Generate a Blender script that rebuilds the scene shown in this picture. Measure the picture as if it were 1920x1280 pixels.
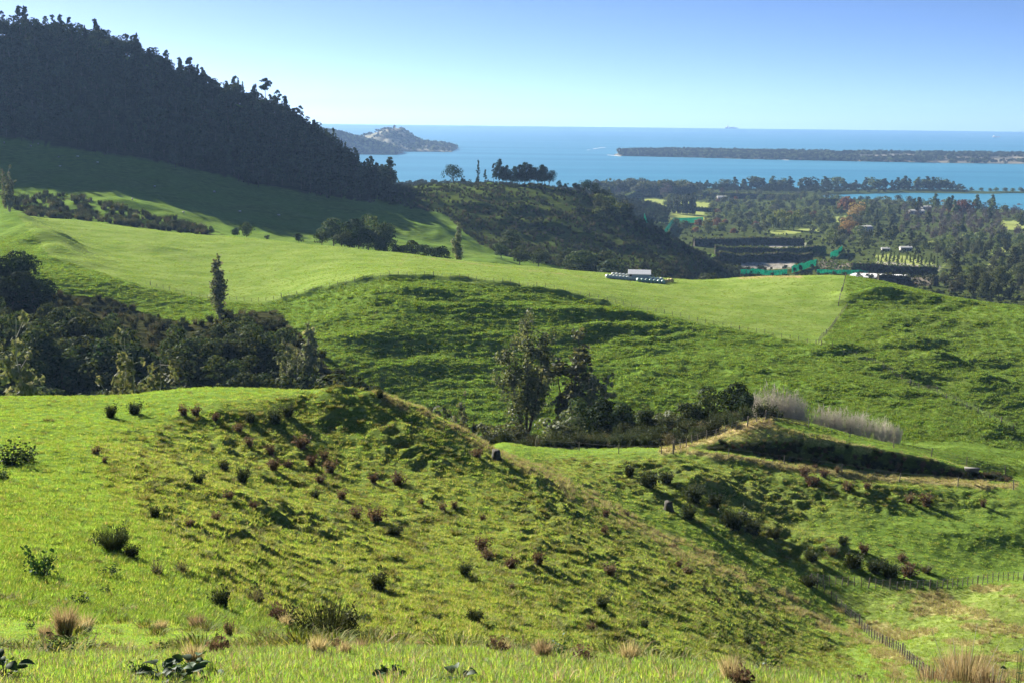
import bpy, math, random, time
import numpy as np
from mathutils import Vector, Matrix, Quaternion
T0 = time.time()
for o in list(bpy.data.objects): bpy.data.objects.remove(o)
SC = bpy.context.scene
COL = SC.collection
RNG = np.random.default_rng(7)
random.seed(7)
R = math.radians

# ---------------------------------------------------------------- camera
EYE = 120.0                     # metres above the sea
FPX = 2400.0                    # focal length in photograph pixels (1920 wide)
PITCH, ROLL = math.atan((640 - 217) / FPX), math.radians(0.64)
cam_d = bpy.data.cameras.new('camera')
cam_d.sensor_width = 36.0
cam_d.lens = 36.0 * FPX / 1920.0
cam_d.clip_start, cam_d.clip_end = 0.3, 60000
cam = bpy.data.objects.new('camera', cam_d); COL.objects.link(cam)
FW = np.array([0, math.cos(PITCH), -math.sin(PITCH)])
RT0 = np.array([1.0, 0, 0]); UP0 = np.array([0, math.sin(PITCH), math.cos(PITCH)])
RT = math.cos(ROLL) * RT0 + math.sin(ROLL) * UP0
UP = math.cos(ROLL) * UP0 - math.sin(ROLL) * RT0
m = Matrix.Identity(4)
for i in range(3):
    m[i][0], m[i][1], m[i][2] = RT[i], UP[i], -FW[i]
m[2][3] = EYE
cam.matrix_world = m
SC.camera = cam

# ---------------------------------------------------------------- sky, sun, exposure
SUN_AZ, SUN_EL = R(-39), R(21.5)          # left of the view direction, low
SUN = Vector((math.sin(SUN_AZ) * math.cos(SUN_EL), math.cos(SUN_AZ) * math.cos(SUN_EL), math.sin(SUN_EL)))
W = bpy.data.worlds.new('World'); SC.world = W; W.use_nodes = True
nt = W.node_tree
bg = nt.nodes['Background']
sky = nt.nodes.new('ShaderNodeTexSky'); sky.sky_type = 'NISHITA'
sky.sun_disc = False
sky.sun_elevation = SUN_EL
sky.sun_rotation = SUN_AZ
sky.altitude = 100; sky.air_density = 0.25; sky.dust_density = 0.14; sky.ozone_density = 3.5
# faint wisps of cloud low over the sea
tcw = nt.nodes.new('ShaderNodeTexCoord'); sxw = nt.nodes.new('ShaderNodeSeparateXYZ'); nt.links.new(tcw.outputs['Generated'], sxw.inputs[0])
mpw = nt.nodes.new('ShaderNodeMapping'); mpw.inputs['Scale'].default_value = (9, 9, 95); nt.links.new(tcw.outputs['Generated'], mpw.inputs[0])
nzw = nt.nodes.new('ShaderNodeTexNoise'); nzw.inputs['Scale'].default_value = 1.6; nzw.inputs['Detail'].default_value = 6; nt.links.new(mpw.outputs[0], nzw.inputs['Vector'])
crw = nt.nodes.new('ShaderNodeValToRGB'); crw.color_ramp.elements[0].position = .60; crw.color_ramp.elements[1].position = .76; nt.links.new(nzw.outputs[0], crw.inputs[0])
bnd = nt.nodes.new('ShaderNodeValToRGB'); nt.links.new(sxw.outputs[2], bnd.inputs[0])
for p_, c_ in ((.008, 0), (.022, 1), (.055, 0)):
    e_ = bnd.color_ramp.elements[0] if p_ == .008 else (bnd.color_ramp.elements[1] if p_ == .055 else bnd.color_ramp.elements.new(p_)); e_.position = p_; e_.color = (c_, c_, c_, 1)
mlw = nt.nodes.new('ShaderNodeMath'); mlw.operation = 'MULTIPLY'; nt.links.new(crw.outputs[0], mlw.inputs[0]); nt.links.new(bnd.outputs[0], mlw.inputs[1])
mxw = nt.nodes.new('ShaderNodeMix'); mxw.data_type = 'RGBA'; mxw.inputs[7].default_value = (6.4, 6.6, 6.8, 1); nt.links.new(mlw.outputs[0], mxw.inputs[0]); nt.links.new(sky.outputs[0], mxw.inputs[6])
nt.links.new(mxw.outputs[2], bg.inputs[0]); bg.inputs[1].default_value = 0.050
sun_d = bpy.data.lights.new('sun', 'SUN'); sun_d.energy = 5.0; sun_d.angle = R(0.5); sun_d.color = (1.0, 0.92, 0.76)
sun_o = bpy.data.objects.new('sun', sun_d); COL.objects.link(sun_o)
sun_o.rotation_euler = SUN.to_track_quat('Z', 'Y').to_euler(); sun_o.location = SUN * 300
SC.view_settings.view_transform = 'Standard'
SC.view_settings.look = 'None'
SC.view_settings.exposure = 1.75
SC.view_settings.gamma = 1.0
SC.view_settings.use_curve_mapping = False
SC.render.engine = 'CYCLES'
SC.cycles.use_denoising = True
SC.cycles.max_bounces = 6; SC.cycles.diffuse_bounces = 3; SC.cycles.transmission_bounces = 4
SC.cycles.volume_bounces = 0
SC.cycles.use_adaptive_sampling = True; SC.cycles.adaptive_threshold = 0.025

# ---------------------------------------------------------------- helpers
def ray(px, py):
    """direction through a photograph pixel, scaled to unit forward (y) distance"""
    px = np.asarray(px, float); py = np.asarray(py, float)
    a = (px - 960) / FPX; b = (640 - py) / FPX
    d = FW[None] + a.reshape(-1, 1) * RT[None] + b.reshape(-1, 1) * UP[None]
    return d / d[:, 1:2]
def project(x, y, z):
    v = np.stack([x, y, z - EYE], -1)
    f = v @ FW
    f = np.where(np.abs(f) < 1e-3, 1e-3, f)
    return 960 + FPX * (v @ RT) / f, 640 - FPX * (v @ UP) / f

def _hash(ix, iy, seed):
    h = (ix * 374761393 + iy * 668265263 + seed * 982451653) & 0xffffffff
    h = ((h ^ (h >> 13)) * 1274126177) & 0xffffffff
    return (h ^ (h >> 16)) & 0xffff
def noise(x, y, seed=0):
    """gradient noise, about -1..1"""
    xi = np.floor(x).astype(np.int64); yi = np.floor(y).astype(np.int64)
    xf = x - xi; yf = y - yi
    sx = xf * xf * xf * (xf * (xf * 6 - 15) + 10); sy = yf * yf * yf * (yf * (yf * 6 - 15) + 10)
    def g(dx, dy):
        a = _hash(xi + dx, yi + dy, seed) * (2 * math.pi / 65536)
        return np.cos(a) * (xf - dx) + np.sin(a) * (yf - dy)
    n0 = g(0, 0) * (1 - sx) + g(1, 0) * sx
    n1 = g(0, 1) * (1 - sx) + g(1, 1) * sx
    return (n0 * (1 - sy) + n1 * sy) * 1.5
def fbm(x, y, o=3, seed=0):
    s = 0; a = 1.0; t = 0
    for i in range(o):
        s = s + a * noise(x, y, seed + 17 * i); t += a
        x = x * 2.03 + 5.1; y = y * 2.03 - 3.7; a *= 0.5
    return s / t
def sstep(a, b, x):
    t = np.clip((x - a) / (b - a), 0, 1); return t * t * (3 - 2 * t)
def inpoly(px, py, poly):
    c = np.zeros(px.shape, bool); n = len(poly)
    for i in range(n):
        x1, y1 = poly[i]; x2, y2 = poly[(i + 1) % n]
        if y1 == y2: continue
        c ^= ((y1 > py) != (y2 > py)) & (px < (x2 - x1) * (py - y1) / (y2 - y1) + x1)
    return c
def seg_dist(x, y, pts):
    """distance to a polyline and signed side of the nearest segment"""
    best = np.full(x.shape, 1e9); side = np.zeros(x.shape)
    for (x1, y1), (x2, y2) in zip(pts[:-1], pts[1:]):
        dx, dy = x2 - x1, y2 - y1; L = dx * dx + dy * dy
        t = np.clip(((x - x1) * dx + (y - y1) * dy) / L, 0, 1)
        d = np.hypot(x - x1 - t * dx, y - y1 - t * dy)
        s = ((x - x1) * dy - (y - y1) * dx) / math.sqrt(L)
        k = d < best
        best = np.where(k, d, best); side = np.where(k, s, side)
    return best, side
def pchip(xk, yk, x):
    xk = np.asarray(xk, float); yk = np.asarray(yk, float)
    h = np.diff(xk); dl = np.diff(yk) / h; n = len(xk)
    d = np.zeros(n)
    if n > 2:
        w1 = 2 * h[1:] + h[:-1]; w2 = h[1:] + 2 * h[:-1]
        ok = dl[:-1] * dl[1:] > 0
        a, b = np.where(ok, dl[:-1], 1), np.where(ok, dl[1:], 1)
        d[1:-1] = np.where(ok, (w1 + w2) / (w1 / a + w2 / b), 0)
    d[0], d[-1] = dl[0], dl[-1]
    x = np.clip(x, xk[0], xk[-1])
    i = np.clip(np.searchsorted(xk, x) - 1, 0, n - 2)
    t = (x - xk[i]) / h[i]; t2 = t * t; t3 = t2 * t
    return ((2 * t3 - 3 * t2 + 1) * yk[i] + (t3 - 2 * t2 + t) * h[i] * d[i]
            + (-2 * t3 + 3 * t2) * yk[i + 1] + (t3 - t2) * h[i] * d[i + 1])

def mesh_np(name, verts, faces, mat=None, smooth=False, mi=None):
    """verts (n,3); faces list of arrays, each (k,3) or (k,4)"""
    me = bpy.data.meshes.new(name)
    verts = np.ascontiguousarray(verts, np.float32)
    if isinstance(faces, np.ndarray): faces = [faces]
    faces = [np.ascontiguousarray(f, np.int32) for f in faces if len(f)]
    loops = np.concatenate([f.ravel() for f in faces])
    tot = np.concatenate([np.full(len(f), f.shape[1], np.int32) for f in faces])
    st = np.concatenate([[0], np.cumsum(tot)[:-1]]).astype(np.int32)
    me.vertices.add(len(verts)); me.vertices.foreach_set('co', verts.ravel())
    me.loops.add(len(loops)); me.loops.foreach_set('vertex_index', loops)
    me.polygons.add(len(tot)); me.polygons.foreach_set('loop_start', st)
    try: me.polygons.foreach_set('loop_total', tot)
    except Exception: pass
    if smooth: me.polygons.foreach_set('use_smooth', np.ones(len(tot), bool))
    mats = mat if isinstance(mat, (list, tuple)) else [mat]
    for mm in mats:
        if mm: me.materials.append(mm)
    if mi is not None: me.polygons.foreach_set('material_index', np.ascontiguousarray(mi, np.int32))
    me.update(calc_edges=True); me.validate()
    return me
def link(name, data, parent=None, loc=None, rz=None, sc=None, label=None, cat=None, group=None, kind=None):
    o = bpy.data.objects.new(name, data); COL.objects.link(o)
    if parent is not None: o.parent = parent
    if loc is not None: o.location = loc
    if rz is not None: o.rotation_euler = (0, 0, rz)
    if sc is not None: o.scale = (sc, sc, sc) if np.isscalar(sc) else sc
    if label: o['label'] = label
    if cat: o['category'] = cat
    if group: o['group'] = group
    if kind: o['kind'] = kind
    return o

class MB:
    """collects pieces into one mesh"""
    def __init__(s): s.v = []; s.f3 = []; s.f4 = []; s.m3 = []; s.m4 = []; s.n = 0
    def add(s, v, f, mi=0):
        v = np.asarray(v, float); f = np.asarray(f, int)
        if len(f) == 0: return
        s.v.append(v)
        if f.shape[1] == 3: s.f3.append(f + s.n); s.m3.append(np.full(len(f), mi))
        else: s.f4.append(f + s.n); s.m4.append(np.full(len(f), mi))
        s.n += len(v)
    def tube(s, pts, rad, sides=5, mi=0, cap=True):
        pts = np.asarray(pts, float); k = len(pts); rad = np.broadcast_to(rad, (k,))
        t = np.gradient(pts, axis=0); t /= np.linalg.norm(t, axis=1)[:, None] + 1e-9
        ref = np.array([0, 0, 1.0]) if abs(t[0, 2]) < 0.9 else np.array([1.0, 0, 0])
        a = np.cross(t, ref); a /= np.linalg.norm(a, axis=1)[:, None] + 1e-9; b = np.cross(t, a)
        an = np.arange(sides) * 2 * math.pi / sides
        v = pts[:, None] + rad[:, None, None] * (np.cos(an)[None, :, None] * a[:, None] + np.sin(an)[None, :, None] * b[:, None])
        f = []
        for i in range(k - 1):
            for j in range(sides):
                q = (j + 1) % sides
                f.append((i * sides + j, i * sides + q, (i + 1) * sides + q, (i + 1) * sides + j))
        s.add(v.reshape(-1, 3), f, mi)
        if cap:
            c = v[-1]; s.add(np.vstack([c, c.mean(0)]), [(j, (j + 1) % sides, sides) for j in range(sides)], mi)
    def box(s, c, d, mi=0, taper=1.0):
        x, y, z = np.asarray(d, float) / 2
        v = np.array([(sx * x * (taper if sz > 0 else 1), sy * y * (taper if sz > 0 else 1), sz * z) for sz in (-1, 1) for sx, sy in ((-1, -1), (1, -1), (1, 1), (-1, 1))]) + np.asarray(c, float)
        s.add(v, [(3, 2, 1, 0), (4, 5, 6, 7), (0, 1, 5, 4), (1, 2, 6, 5), (2, 3, 7, 6), (3, 0, 4, 7)], mi)
    def mesh(s, name, mats, smooth=False):
        fs = []; mi = []
        if s.f3: fs.append(np.vstack(s.f3)); mi.append(np.concatenate(s.m3))
        if s.f4: fs.append(np.vstack(s.f4)); mi.append(np.concatenate(s.m4))
        return mesh_np(name, np.vstack(s.v), fs, mats, smooth, np.concatenate(mi))

# ---------------------------------------------------------------- materials
def newmat(name):
    mt = bpy.data.materials.new(name); mt.use_nodes = True
    n = mt.node_tree; n.nodes.clear()
    out = n.nodes.new('ShaderNodeOutputMaterial')
    return mt, n, out
def nd(n, t, **kw):
    x = n.nodes.new(t)
    for k, v in kw.items():
        if hasattr(x, k): setattr(x, k, v)
        else: x.inputs[k.replace('_', ' ')].default_value = v
    return x
def mixc(n, fac, a, b, mode='MIX'):
    x = n.nodes.new('ShaderNodeMix'); x.data_type = 'RGBA'; x.blend_type = mode
    for sock, v in ((x.inputs[0], fac), (x.inputs[6], a), (x.inputs[7], b)):
        if isinstance(v, bpy.types.NodeSocket): n.links.new(v, sock)
        elif isinstance(v, (int, float)): sock.default_value = v
        else: sock.default_value = (*v[:3], 1)
    return x.outputs[2]
def mathn(n, op, a, b=None, c=None, clamp=False):
    x = n.nodes.new('ShaderNodeMath'); x.operation = op; x.use_clamp = clamp
    for i, v in enumerate((a, b, c)):
        if v is None: continue
        if isinstance(v, bpy.types.NodeSocket): n.links.new(v, x.inputs[i])
        else: x.inputs[i].default_value = v
    return x.outputs[0]
def ramp(n, fac, stops):
    x = n.nodes.new('ShaderNodeValToRGB'); n.links.new(fac, x.inputs[0])
    e = x.color_ramp.elements
    while len(e) < len(stops): e.new(0.5)
    for i, (p, c) in enumerate(stops):
        e[i].position = p; e[i].color = (*c, 1) if not np.isscalar(c) else (c, c, c, 1)
    return x.outputs[0]
def leafmat(name, cols, trans=0.4, gloss=0.06, tcol=None, objvar=0.25):
    """foliage: colour varies leaf by leaf and plant by plant; light passes through the leaves"""
    mt, n, out = newmat(name)
    geo = nd(n, 'ShaderNodeNewGeometry'); oi = nd(n, 'ShaderNodeObjectInfo')
    c = ramp(n, geo.outputs['Random Per Island'], [(i / max(1, len(cols) - 1), cc) for i, cc in enumerate(cols)])
    v = mathn(n, 'MULTIPLY_ADD', oi.outputs['Random'], 2 * objvar, 1 - objvar)
    hs = nd(n, 'ShaderNodeHueSaturation'); n.links.new(c, hs.inputs['Color']); n.links.new(v, hs.inputs['Value'])
    h = mathn(n, 'MULTIPLY_ADD', oi.outputs['Random'], 0.04, 0.48); n.links.new(h, hs.inputs['Hue'])
    df = nd(n, 'ShaderNodeBsdfDiffuse'); n.links.new(hs.outputs[0], df.inputs[0])
    tr = nd(n, 'ShaderNodeBsdfTranslucent')
    tc = mixc(n, 1.0, hs.outputs[0], tcol or (1.15, 1.1, 0.55), 'MULTIPLY'); n.links.new(tc, tr.inputs[0])
    mx = nd(n, 'ShaderNodeMixShader'); mx.inputs[0].default_value = trans
    n.links.new(df.outputs[0], mx.inputs[1]); n.links.new(tr.outputs[0], mx.inputs[2])
    sh = mx.outputs[0]
    if gloss:
        gl = nd(n, 'ShaderNodeBsdfGlossy', Roughness=0.6); m2 = nd(n, 'ShaderNodeMixShader'); m2.inputs[0].default_value = gloss * .22
        gl.inputs[0].default_value = (0.9, 0.95, 1, 1)
        n.links.new(sh, m2.inputs[1]); n.links.new(gl.outputs[0], m2.inputs[2]); sh = m2.outputs[0]
    n.links.new(sh, out.inputs[0])
    return mt
def plain(name, col, rough=0.7, var=0.25, scale=3.0, metal=0.0, bump=0.0, spec=0.4):
    mt, n, out = newmat(name)
    b = nd(n, 'ShaderNodeBsdfPrincipled', Roughness=rough, Metallic=metal)
    b.inputs['Specular IOR Level'].default_value = spec
    tc = nd(n, 'ShaderNodeTexCoord'); nz = nd(n, 'ShaderNodeTexNoise', Scale=scale, Detail=5.0)
    n.links.new(tc.outputs['Object'], nz.inputs['Vector'])
    oi = nd(n, 'ShaderNodeObjectInfo')
    f = mathn(n, 'ADD', nz.outputs[0], mathn(n, 'MULTIPLY_ADD', oi.outputs['Random'], 0.5, -0.25), clamp=True)
    c = mixc(n, f, [k * (1 - var) for k in col], [min(1, k * (1 + var)) for k in col])
    n.links.new(c, b.inputs['Base Color'])
    if bump:
        bp = nd(n, 'ShaderNodeBump', Strength=bump, Distance=0.05); n.links.new(nz.outputs[0], bp.inputs['Height']); n.links.new(bp.outputs[0], b.inputs['Normal'])
    n.links.new(b.outputs[0], out.inputs[0])
    return mt
# ---------------------------------------------------------------- terrain: lofted through the crests, benches and gullies of the place
def zp(px, z, Y): return ('z', px, z, Y)
CURVES = [
 # under the feet and the near brow
 [zp(-600, -1.95, 2), zp(2500, -1.95, 2)],
 [(-600, 1270, 8), (0, 1280, 8), (600, 1282, 8), (1200, 1290, 8), (1600, 1310, 8), (1920, 1325, 8), (2400, 1350, 8)],
 [(-600, 1170, 22), (0, 1190, 22), (300, 1196, 22), (700, 1203, 20), (1000, 1225, 18), (1300, 1275, 16), (1600, 1335, 14), (1920, 1390, 13), (2400, 1450, 12)],
 [(-600, 1060, 36), (0, 1090, 36), (300, 1112, 38), (600, 1190, 42), (1000, 1235, 46), (1300, 1290, 52), (1600, 1330, 62), (1920, 1340, 66), (2400, 1360, 66)],
 [(-600, 930, 54), (0, 950, 54), (200, 962, 55), (400, 1005, 57), (600, 1070, 60), (1000, 1130, 63), (1300, 1190, 70), (1600, 1265, 80), (1920, 1235, 88), (2400, 1250, 88)],
 [(-600, 840, 74), (0, 850, 74), (200, 868, 75), (400, 915, 76), (640, 985, 77), (1000, 1010, 82), (1300, 1110, 84), (1600, 1225, 91), (1920, 1160, 101), (2400, 1170, 101)],
 [(-600, 780, 92), (0, 790, 92), (200, 800, 93), (400, 828, 95), (640, 872, 96), (850, 900, 95), (1000, 945, 94), (1150, 1010, 93), (1300, 1078, 93), (1520, 1168, 97), (1700, 1185, 100), (1920, 1100, 110), (2400, 1110, 110)],
 [(-600, 748, 105), (0, 755, 105), (200, 757, 106), (400, 755, 106), (540, 785, 104), (640, 808, 103), (780, 825, 102), (900, 860, 102), (1000, 905, 100), (1150, 982, 98), (1300, 1058, 97), (1500, 1152, 99), (1600, 1180, 102), (1700, 1160, 103.5), (1920, 1087, 115), (2400, 1090, 115)],
 [(-600, 735, 115), (0, 738, 115), (200, 736, 117), (400, 723, 118), (560, 726, 116), (640, 730, 113), (720, 745, 111), (900, 825, 109), (1000, 878, 107), (1150, 965, 104), (1300, 1045, 102), (1500, 1140, 103.5), (1600, 1150, 105), (1700, 1120, 108), (1920, 1078, 117), (2400, 1080, 117)],
 # behind the near spur: the shaded gully and the little valley with the track
 [zp(-600, -40, 135), zp(500, -40, 136), zp(800, -38, 130), zp(950, -34, 122), (1050, 885, 119), (1150, 945, 114), (1300, 1025, 109), (1500, 1100, 108), (1600, 1100, 111), (1750, 1080, 115), (1920, 1058, 121), (2400, 1060, 121)],
 [zp(-600, -50, 160), zp(500, -50, 160), zp(800, -45, 147), zp(950, -36, 138), (1050, 858, 137), (1150, 885, 129), (1300, 950, 121), (1500, 1040, 117), (1700, 1010, 123), (1920, 985, 128), (2400, 990, 128)],
 [zp(-600, -53, 180), zp(500, -53, 180), zp(800, -50, 165), zp(950, -39, 150), (1060, 843, 147), (1150, 855, 143), (1300, 868, 139), (1500, 898, 138), (1700, 916, 138), (1900, 925, 138), (2400, 950, 138)],
 [zp(-600, -54, 190), zp(500, -54, 190), zp(800, -51, 175), zp(950, -42, 158), (1060, 839, 151), (1150, 845, 146), (1300, 846, 142), (1500, 872, 142), (1700, 893, 142), (1900, 907, 142), (2400, 930, 142)],
 [zp(-600, -54.5, 193), zp(500, -54.5, 193), zp(800, -52, 178), zp(950, -43, 160), (1060, 837, 153), (1150, 841, 148.5), (1300, 842, 144), (1500, 868, 144), (1700, 890, 144), (1900, 904, 144), (2400, 926, 144)],
 [zp(-600, -55, 196), zp(500, -55, 196), zp(800, -53, 181), zp(950, -44, 163), (1060, 836, 156), (1150, 838, 151), (1280, 837, 146), (1330, 829, 145.6), (1500, 826, 145.6), (1700, 852, 145.6), (1830, 884, 145.6), (1900, 900, 145.6), (2400, 920, 145.6)],
 [zp(-600, -55.5, 200), zp(500, -55.5, 200), zp(800, -54, 187), zp(950, -46, 172), (1060, 836, 163), (1200, 838, 157), (1290, 833, 153), (1430, 784, 151), (1600, 818, 151), (1800, 868, 151), (1900, 895, 151), (2400, 905, 151)],
 [zp(-600, -56, 208), zp(500, -57, 208), zp(800, -57, 203), zp(950, -53, 195), zp(1100, -47, 182), zp(1250, -42, 170), zp(1430, -40, 164), zp(1600, -41, 162), zp(1800, -41, 160), zp(1900, -41.5, 158), zp(2400, -42, 158)],
 # the foot of the broad middle hill, its shaded face, the fence and the bright bench
 [(-600, 770, 224), (0, 750, 224), (300, 745, 228), (600, 765, 224), (800, 808, 223), (1000, 818, 222), (1200, 822, 219), (1430, 805, 211), (1600, 835, 196), (1800, 880, 180), (1920, 900, 172), (2400, 960, 165)],
 [(-600, 660, 252), (0, 655, 252), (300, 655, 256), (560, 665, 253), (800, 705, 251), (1000, 710, 250), (1200, 715, 246), (1430, 735, 236), (1600, 768, 222), (1800, 815, 206), (1920, 852, 196), (2400, 920, 185)],
 [(-600, 560, 296), (0, 575, 292), (300, 592, 296), (500, 592, 297), (740, 572, 286), (1000, 598, 283), (1200, 630, 275), (1430, 672, 261), (1600, 706, 245), (1800, 772, 227), (1920, 826, 214), (2400, 890, 200)],
 [(-600, 480, 330), (0, 500, 326), (200, 520, 324), (280, 536, 322), (430, 565, 314), (500, 565, 313), (620, 536, 310), (740, 517, 309), (1000, 538, 306), (1290, 600, 292), (1530, 646, 274), (1650, 690, 258), (1800, 755, 239), (1920, 812, 224), (2400, 870, 212)],
 [(-600, 420, 400), (0, 450, 395), (200, 478, 390), (430, 508, 372), (740, 499, 355), (1000, 520, 345), (1290, 566, 330), (1530, 598, 315), (1700, 640, 296), (1920, 702, 272), (2400, 760, 250)],
 [(-600, 330, 500), (-100, 388, 485), (40, 406, 480), (200, 427, 472), (400, 446, 460), (560, 459, 448), (700, 469, 440), (900, 491, 425), (1100, 509, 412), (1280, 523, 400), (1480, 516, 385), (1590, 518, 375), (1640, 525, 370), (1800, 560, 345), (1920, 577, 328), (2400, 640, 300)],
 # behind the bench: scrub knoll, side valley, plain
 [(-600, 325, 540), (0, 398, 525), (200, 414, 525), (350, 436, 520), zp(450, -49, 510), zp(700, -54, 500), zp(900, -62, 490), zp(1100, -72, 480), zp(1400, -82, 470), zp(1600, -84, 455), zp(1920, -86, 430), zp(2400, -88, 400)],
 [(-600, 300, 590), (0, 368, 585), (200, 372, 585), (330, 401, 575), (400, 424, 570), (560, 452, 565), (700, 466, 565), (850, 486, 575), (1000, 506, 580), zp(1150, -80, 585), zp(1400, -92, 590), zp(1920, -93, 590), zp(2400, -93, 590)],
 [(-600, 240, 660), (0, 318, 662), (300, 345, 662), (500, 380, 660), (700, 412, 662), (850, 440, 665), (1000, 470, 670), (1100, 492, 675), (1250, 512, 680), zp(1380, -94.5, 690), zp(1920, -95, 690), zp(2400, -95, 690)],
 [(-600, 210, 715), (0, 255, 708), (300, 300, 708), (500, 348, 710), (700, 380, 720), (850, 396, 735), (1000, 420, 740), (1150, 450, 740), (1280, 488, 740), zp(1400, -97, 760), zp(1920, -97, 760), zp(2400, -97, 760)],
 [(-600, 130, 762), (-250, 118, 756), (0, 148, 752), (200, 168, 752), (400, 232, 752), (560, 285, 754), (700, 352, 772), (850, 356, 800), (1000, 378, 800), (1100, 398, 795), (1200, 432, 790), (1310, 484, 785), zp(1420, -99, 810), zp(1920, -99, 810), zp(2400, -99, 810)],
 [(-600, 70, 815), (-300, 28, 810), (0, 55, 800), (200, 80, 800), (300, 126, 800), (400, 174, 800), (480, 200, 800), (560, 240, 802), (640, 295, 808), (700, 345, 820), (760, 352, 845), (850, 341, 868), (1000, 345, 870), (1100, 356, 865), (1150, 387, 850), (1250, 440, 830), (1340, 494, 820), zp(1440, -100, 850), zp(1920, -100.5, 850), zp(2400, -100.5, 850)],
 [zp(-600, -20, 1000), zp(0, -40, 1000), zp(400, -60, 1000), zp(700, -85, 1000), zp(1100, -97, 1000), zp(1440, -104, 1000), zp(2400, -104, 1000)],
 [zp(-600, -90, 1400), zp(600, -88, 1400), zp(820, -78, 1400), zp(980, -80, 1400), zp(1110, -88, 1400), zp(1250, -108, 1400), zp(1440, -112, 1400), zp(2400, -112, 1400)],
 [zp(-600, -116, 1800), zp(2400, -117.0, 1800)],
 [zp(-600, -117.5, 2150), zp(2400, -117.5, 2150)],
 [zp(-600, -117.5, 2350), zp(2400, -117.5, 2350)],
 [zp(-600, -130, 2750), zp(2400, -130, 2750)],
]
UG = np.unique(np.concatenate([np.linspace(-0.95, -0.45, 42), np.arange(-0.44, 0.4401, 0.002), np.linspace(0.45, 0.75, 26)]))
def seg(a, b, s): return np.arange(math.log(a), math.log(b), s)
WG = np.concatenate([seg(2, 7, .03), seg(7, 125, .0052), seg(125, 152, .003), seg(152, 225, .006), seg(225, 440, .0026), seg(440, 950, .0055), seg(950, 2750, .012), [math.log(2750)]])
YG = np.exp(WG); NU, NW = len(UG), len(WG)
CY = np.zeros((len(CURVES), NU)); CZ = np.zeros((len(CURVES), NU))
for k, cv in enumerate(CURVES):
    us, ys, zs = [], [], []
    for c in cv:
        if c[0] == 'z': us.append((c[1] - 960) / FPX / 0.985); ys.append(c[3]); zs.append(c[2])
        else:
            d = ray([c[0]], [c[1]])[0]; us.append(d[0]); ys.append(c[2]); zs.append(d[2] * c[2])
    CY[k] = pchip(us, ys, UG); CZ[k] = pchip(us, zs, UG)
assert (np.diff(CY, axis=0) > 0).all(), [(k, UG[np.argmin(np.diff(CY, axis=0)[k])]) for k in range(len(CURVES) - 1) if (np.diff(CY, axis=0)[k] <= 0).any()]
ZG = np.zeros((NW, NU))
for i in range(NU): ZG[:, i] = pchip(np.log(CY[:, i]), CZ[:, i], WG)
def blur(a, k, axis):
    w = np.exp(-0.5 * (np.arange(-3 * k, 3 * k + 1) / k) ** 2); w /= w.sum()
    p = np.take(a, np.clip(np.arange(-3 * k, a.shape[axis] + 3 * k), 0, a.shape[axis] - 1), axis)
    return sum(w[j] * np.take(p, np.arange(j, j + a.shape[axis]), axis) for j in range(len(w)))
near = sstep(135, 140, YG)[:, None] * (1 - sstep(153, 158, YG))[:, None]
ZS = blur(blur(ZG, 4, 1), 4, 0)
ZG = ZS * (1 - near) + blur(ZG, 2, 1) * near
ZG += EYE
XX = UG[None] * YG[:, None]; YY = np.broadcast_to(YG[:, None], XX.shape)

def grid_at(G, x, y):
    x = np.asarray(x, float); y = np.asarray(y, float)
    yy = np.clip(y, 2.0, 2749.0)
    iu = np.clip(np.interp(x / yy, UG, np.arange(NU)), 0, NU - 1.001); iw = np.clip(np.interp(np.log(yy), WG, np.arange(NW)), 0, NW - 1.001)
    a, b = iu.astype(int), iw.astype(int); fa, fb = iu - a, iw - b
    return (G[b, a] * (1 - fa) + G[b, a + 1] * fa) * (1 - fb) + (G[b + 1, a] * (1 - fa) + G[b + 1, a + 1] * fa) * fb
def ground(x, y): return grid_at(ZG, x, y)
def pick(px, py, ymin=3.0):
    """where the view through photograph pixels meets the ground"""
    d = ray(px, py); res = np.zeros((len(d), 3))
    T = (ZG - EYE) / YG[:, None]
    for k in range(len(d)):
        u, t = d[k, 0], d[k, 2]
        iu = min(max(np.interp(u, UG, np.arange(NU)), 0), NU - 1.001); a = int(iu); fa = iu - a
        col = T[:, a] * (1 - fa) + T[:, a + 1] * fa
        hit = np.nonzero((col >= t) & (YG > ymin))[0]
        if len(hit) == 0: Y = 2400.0
        else:
            j = hit[0]
            if j == 0 or YG[j - 1] <= ymin or col[j - 1] >= t: Y = YG[j]
            else: f = (t - col[j - 1]) / (col[j] - col[j - 1]); Y = math.exp(WG[j - 1] + f * (WG[j] - WG[j - 1]))
        res[k] = (u * Y, Y, ground(u * Y, Y))
    return res
def world_line(pts, step=None):
    p = pick([a for a, b in pts], [b for a, b in pts])
    if step is None: return p
    L = np.concatenate([[0], np.cumsum(np.linalg.norm(np.diff(p[:, :2], axis=0), axis=1))])
    n = max(2, int(L[-1] / step) + 1); s = np.linspace(0, L[-1], n)
    x = np.interp(s, L, p[:, 0]); y = np.interp(s, L, p[:, 1])
    return np.stack([x, y, ground(x, y)], 1)

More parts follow.
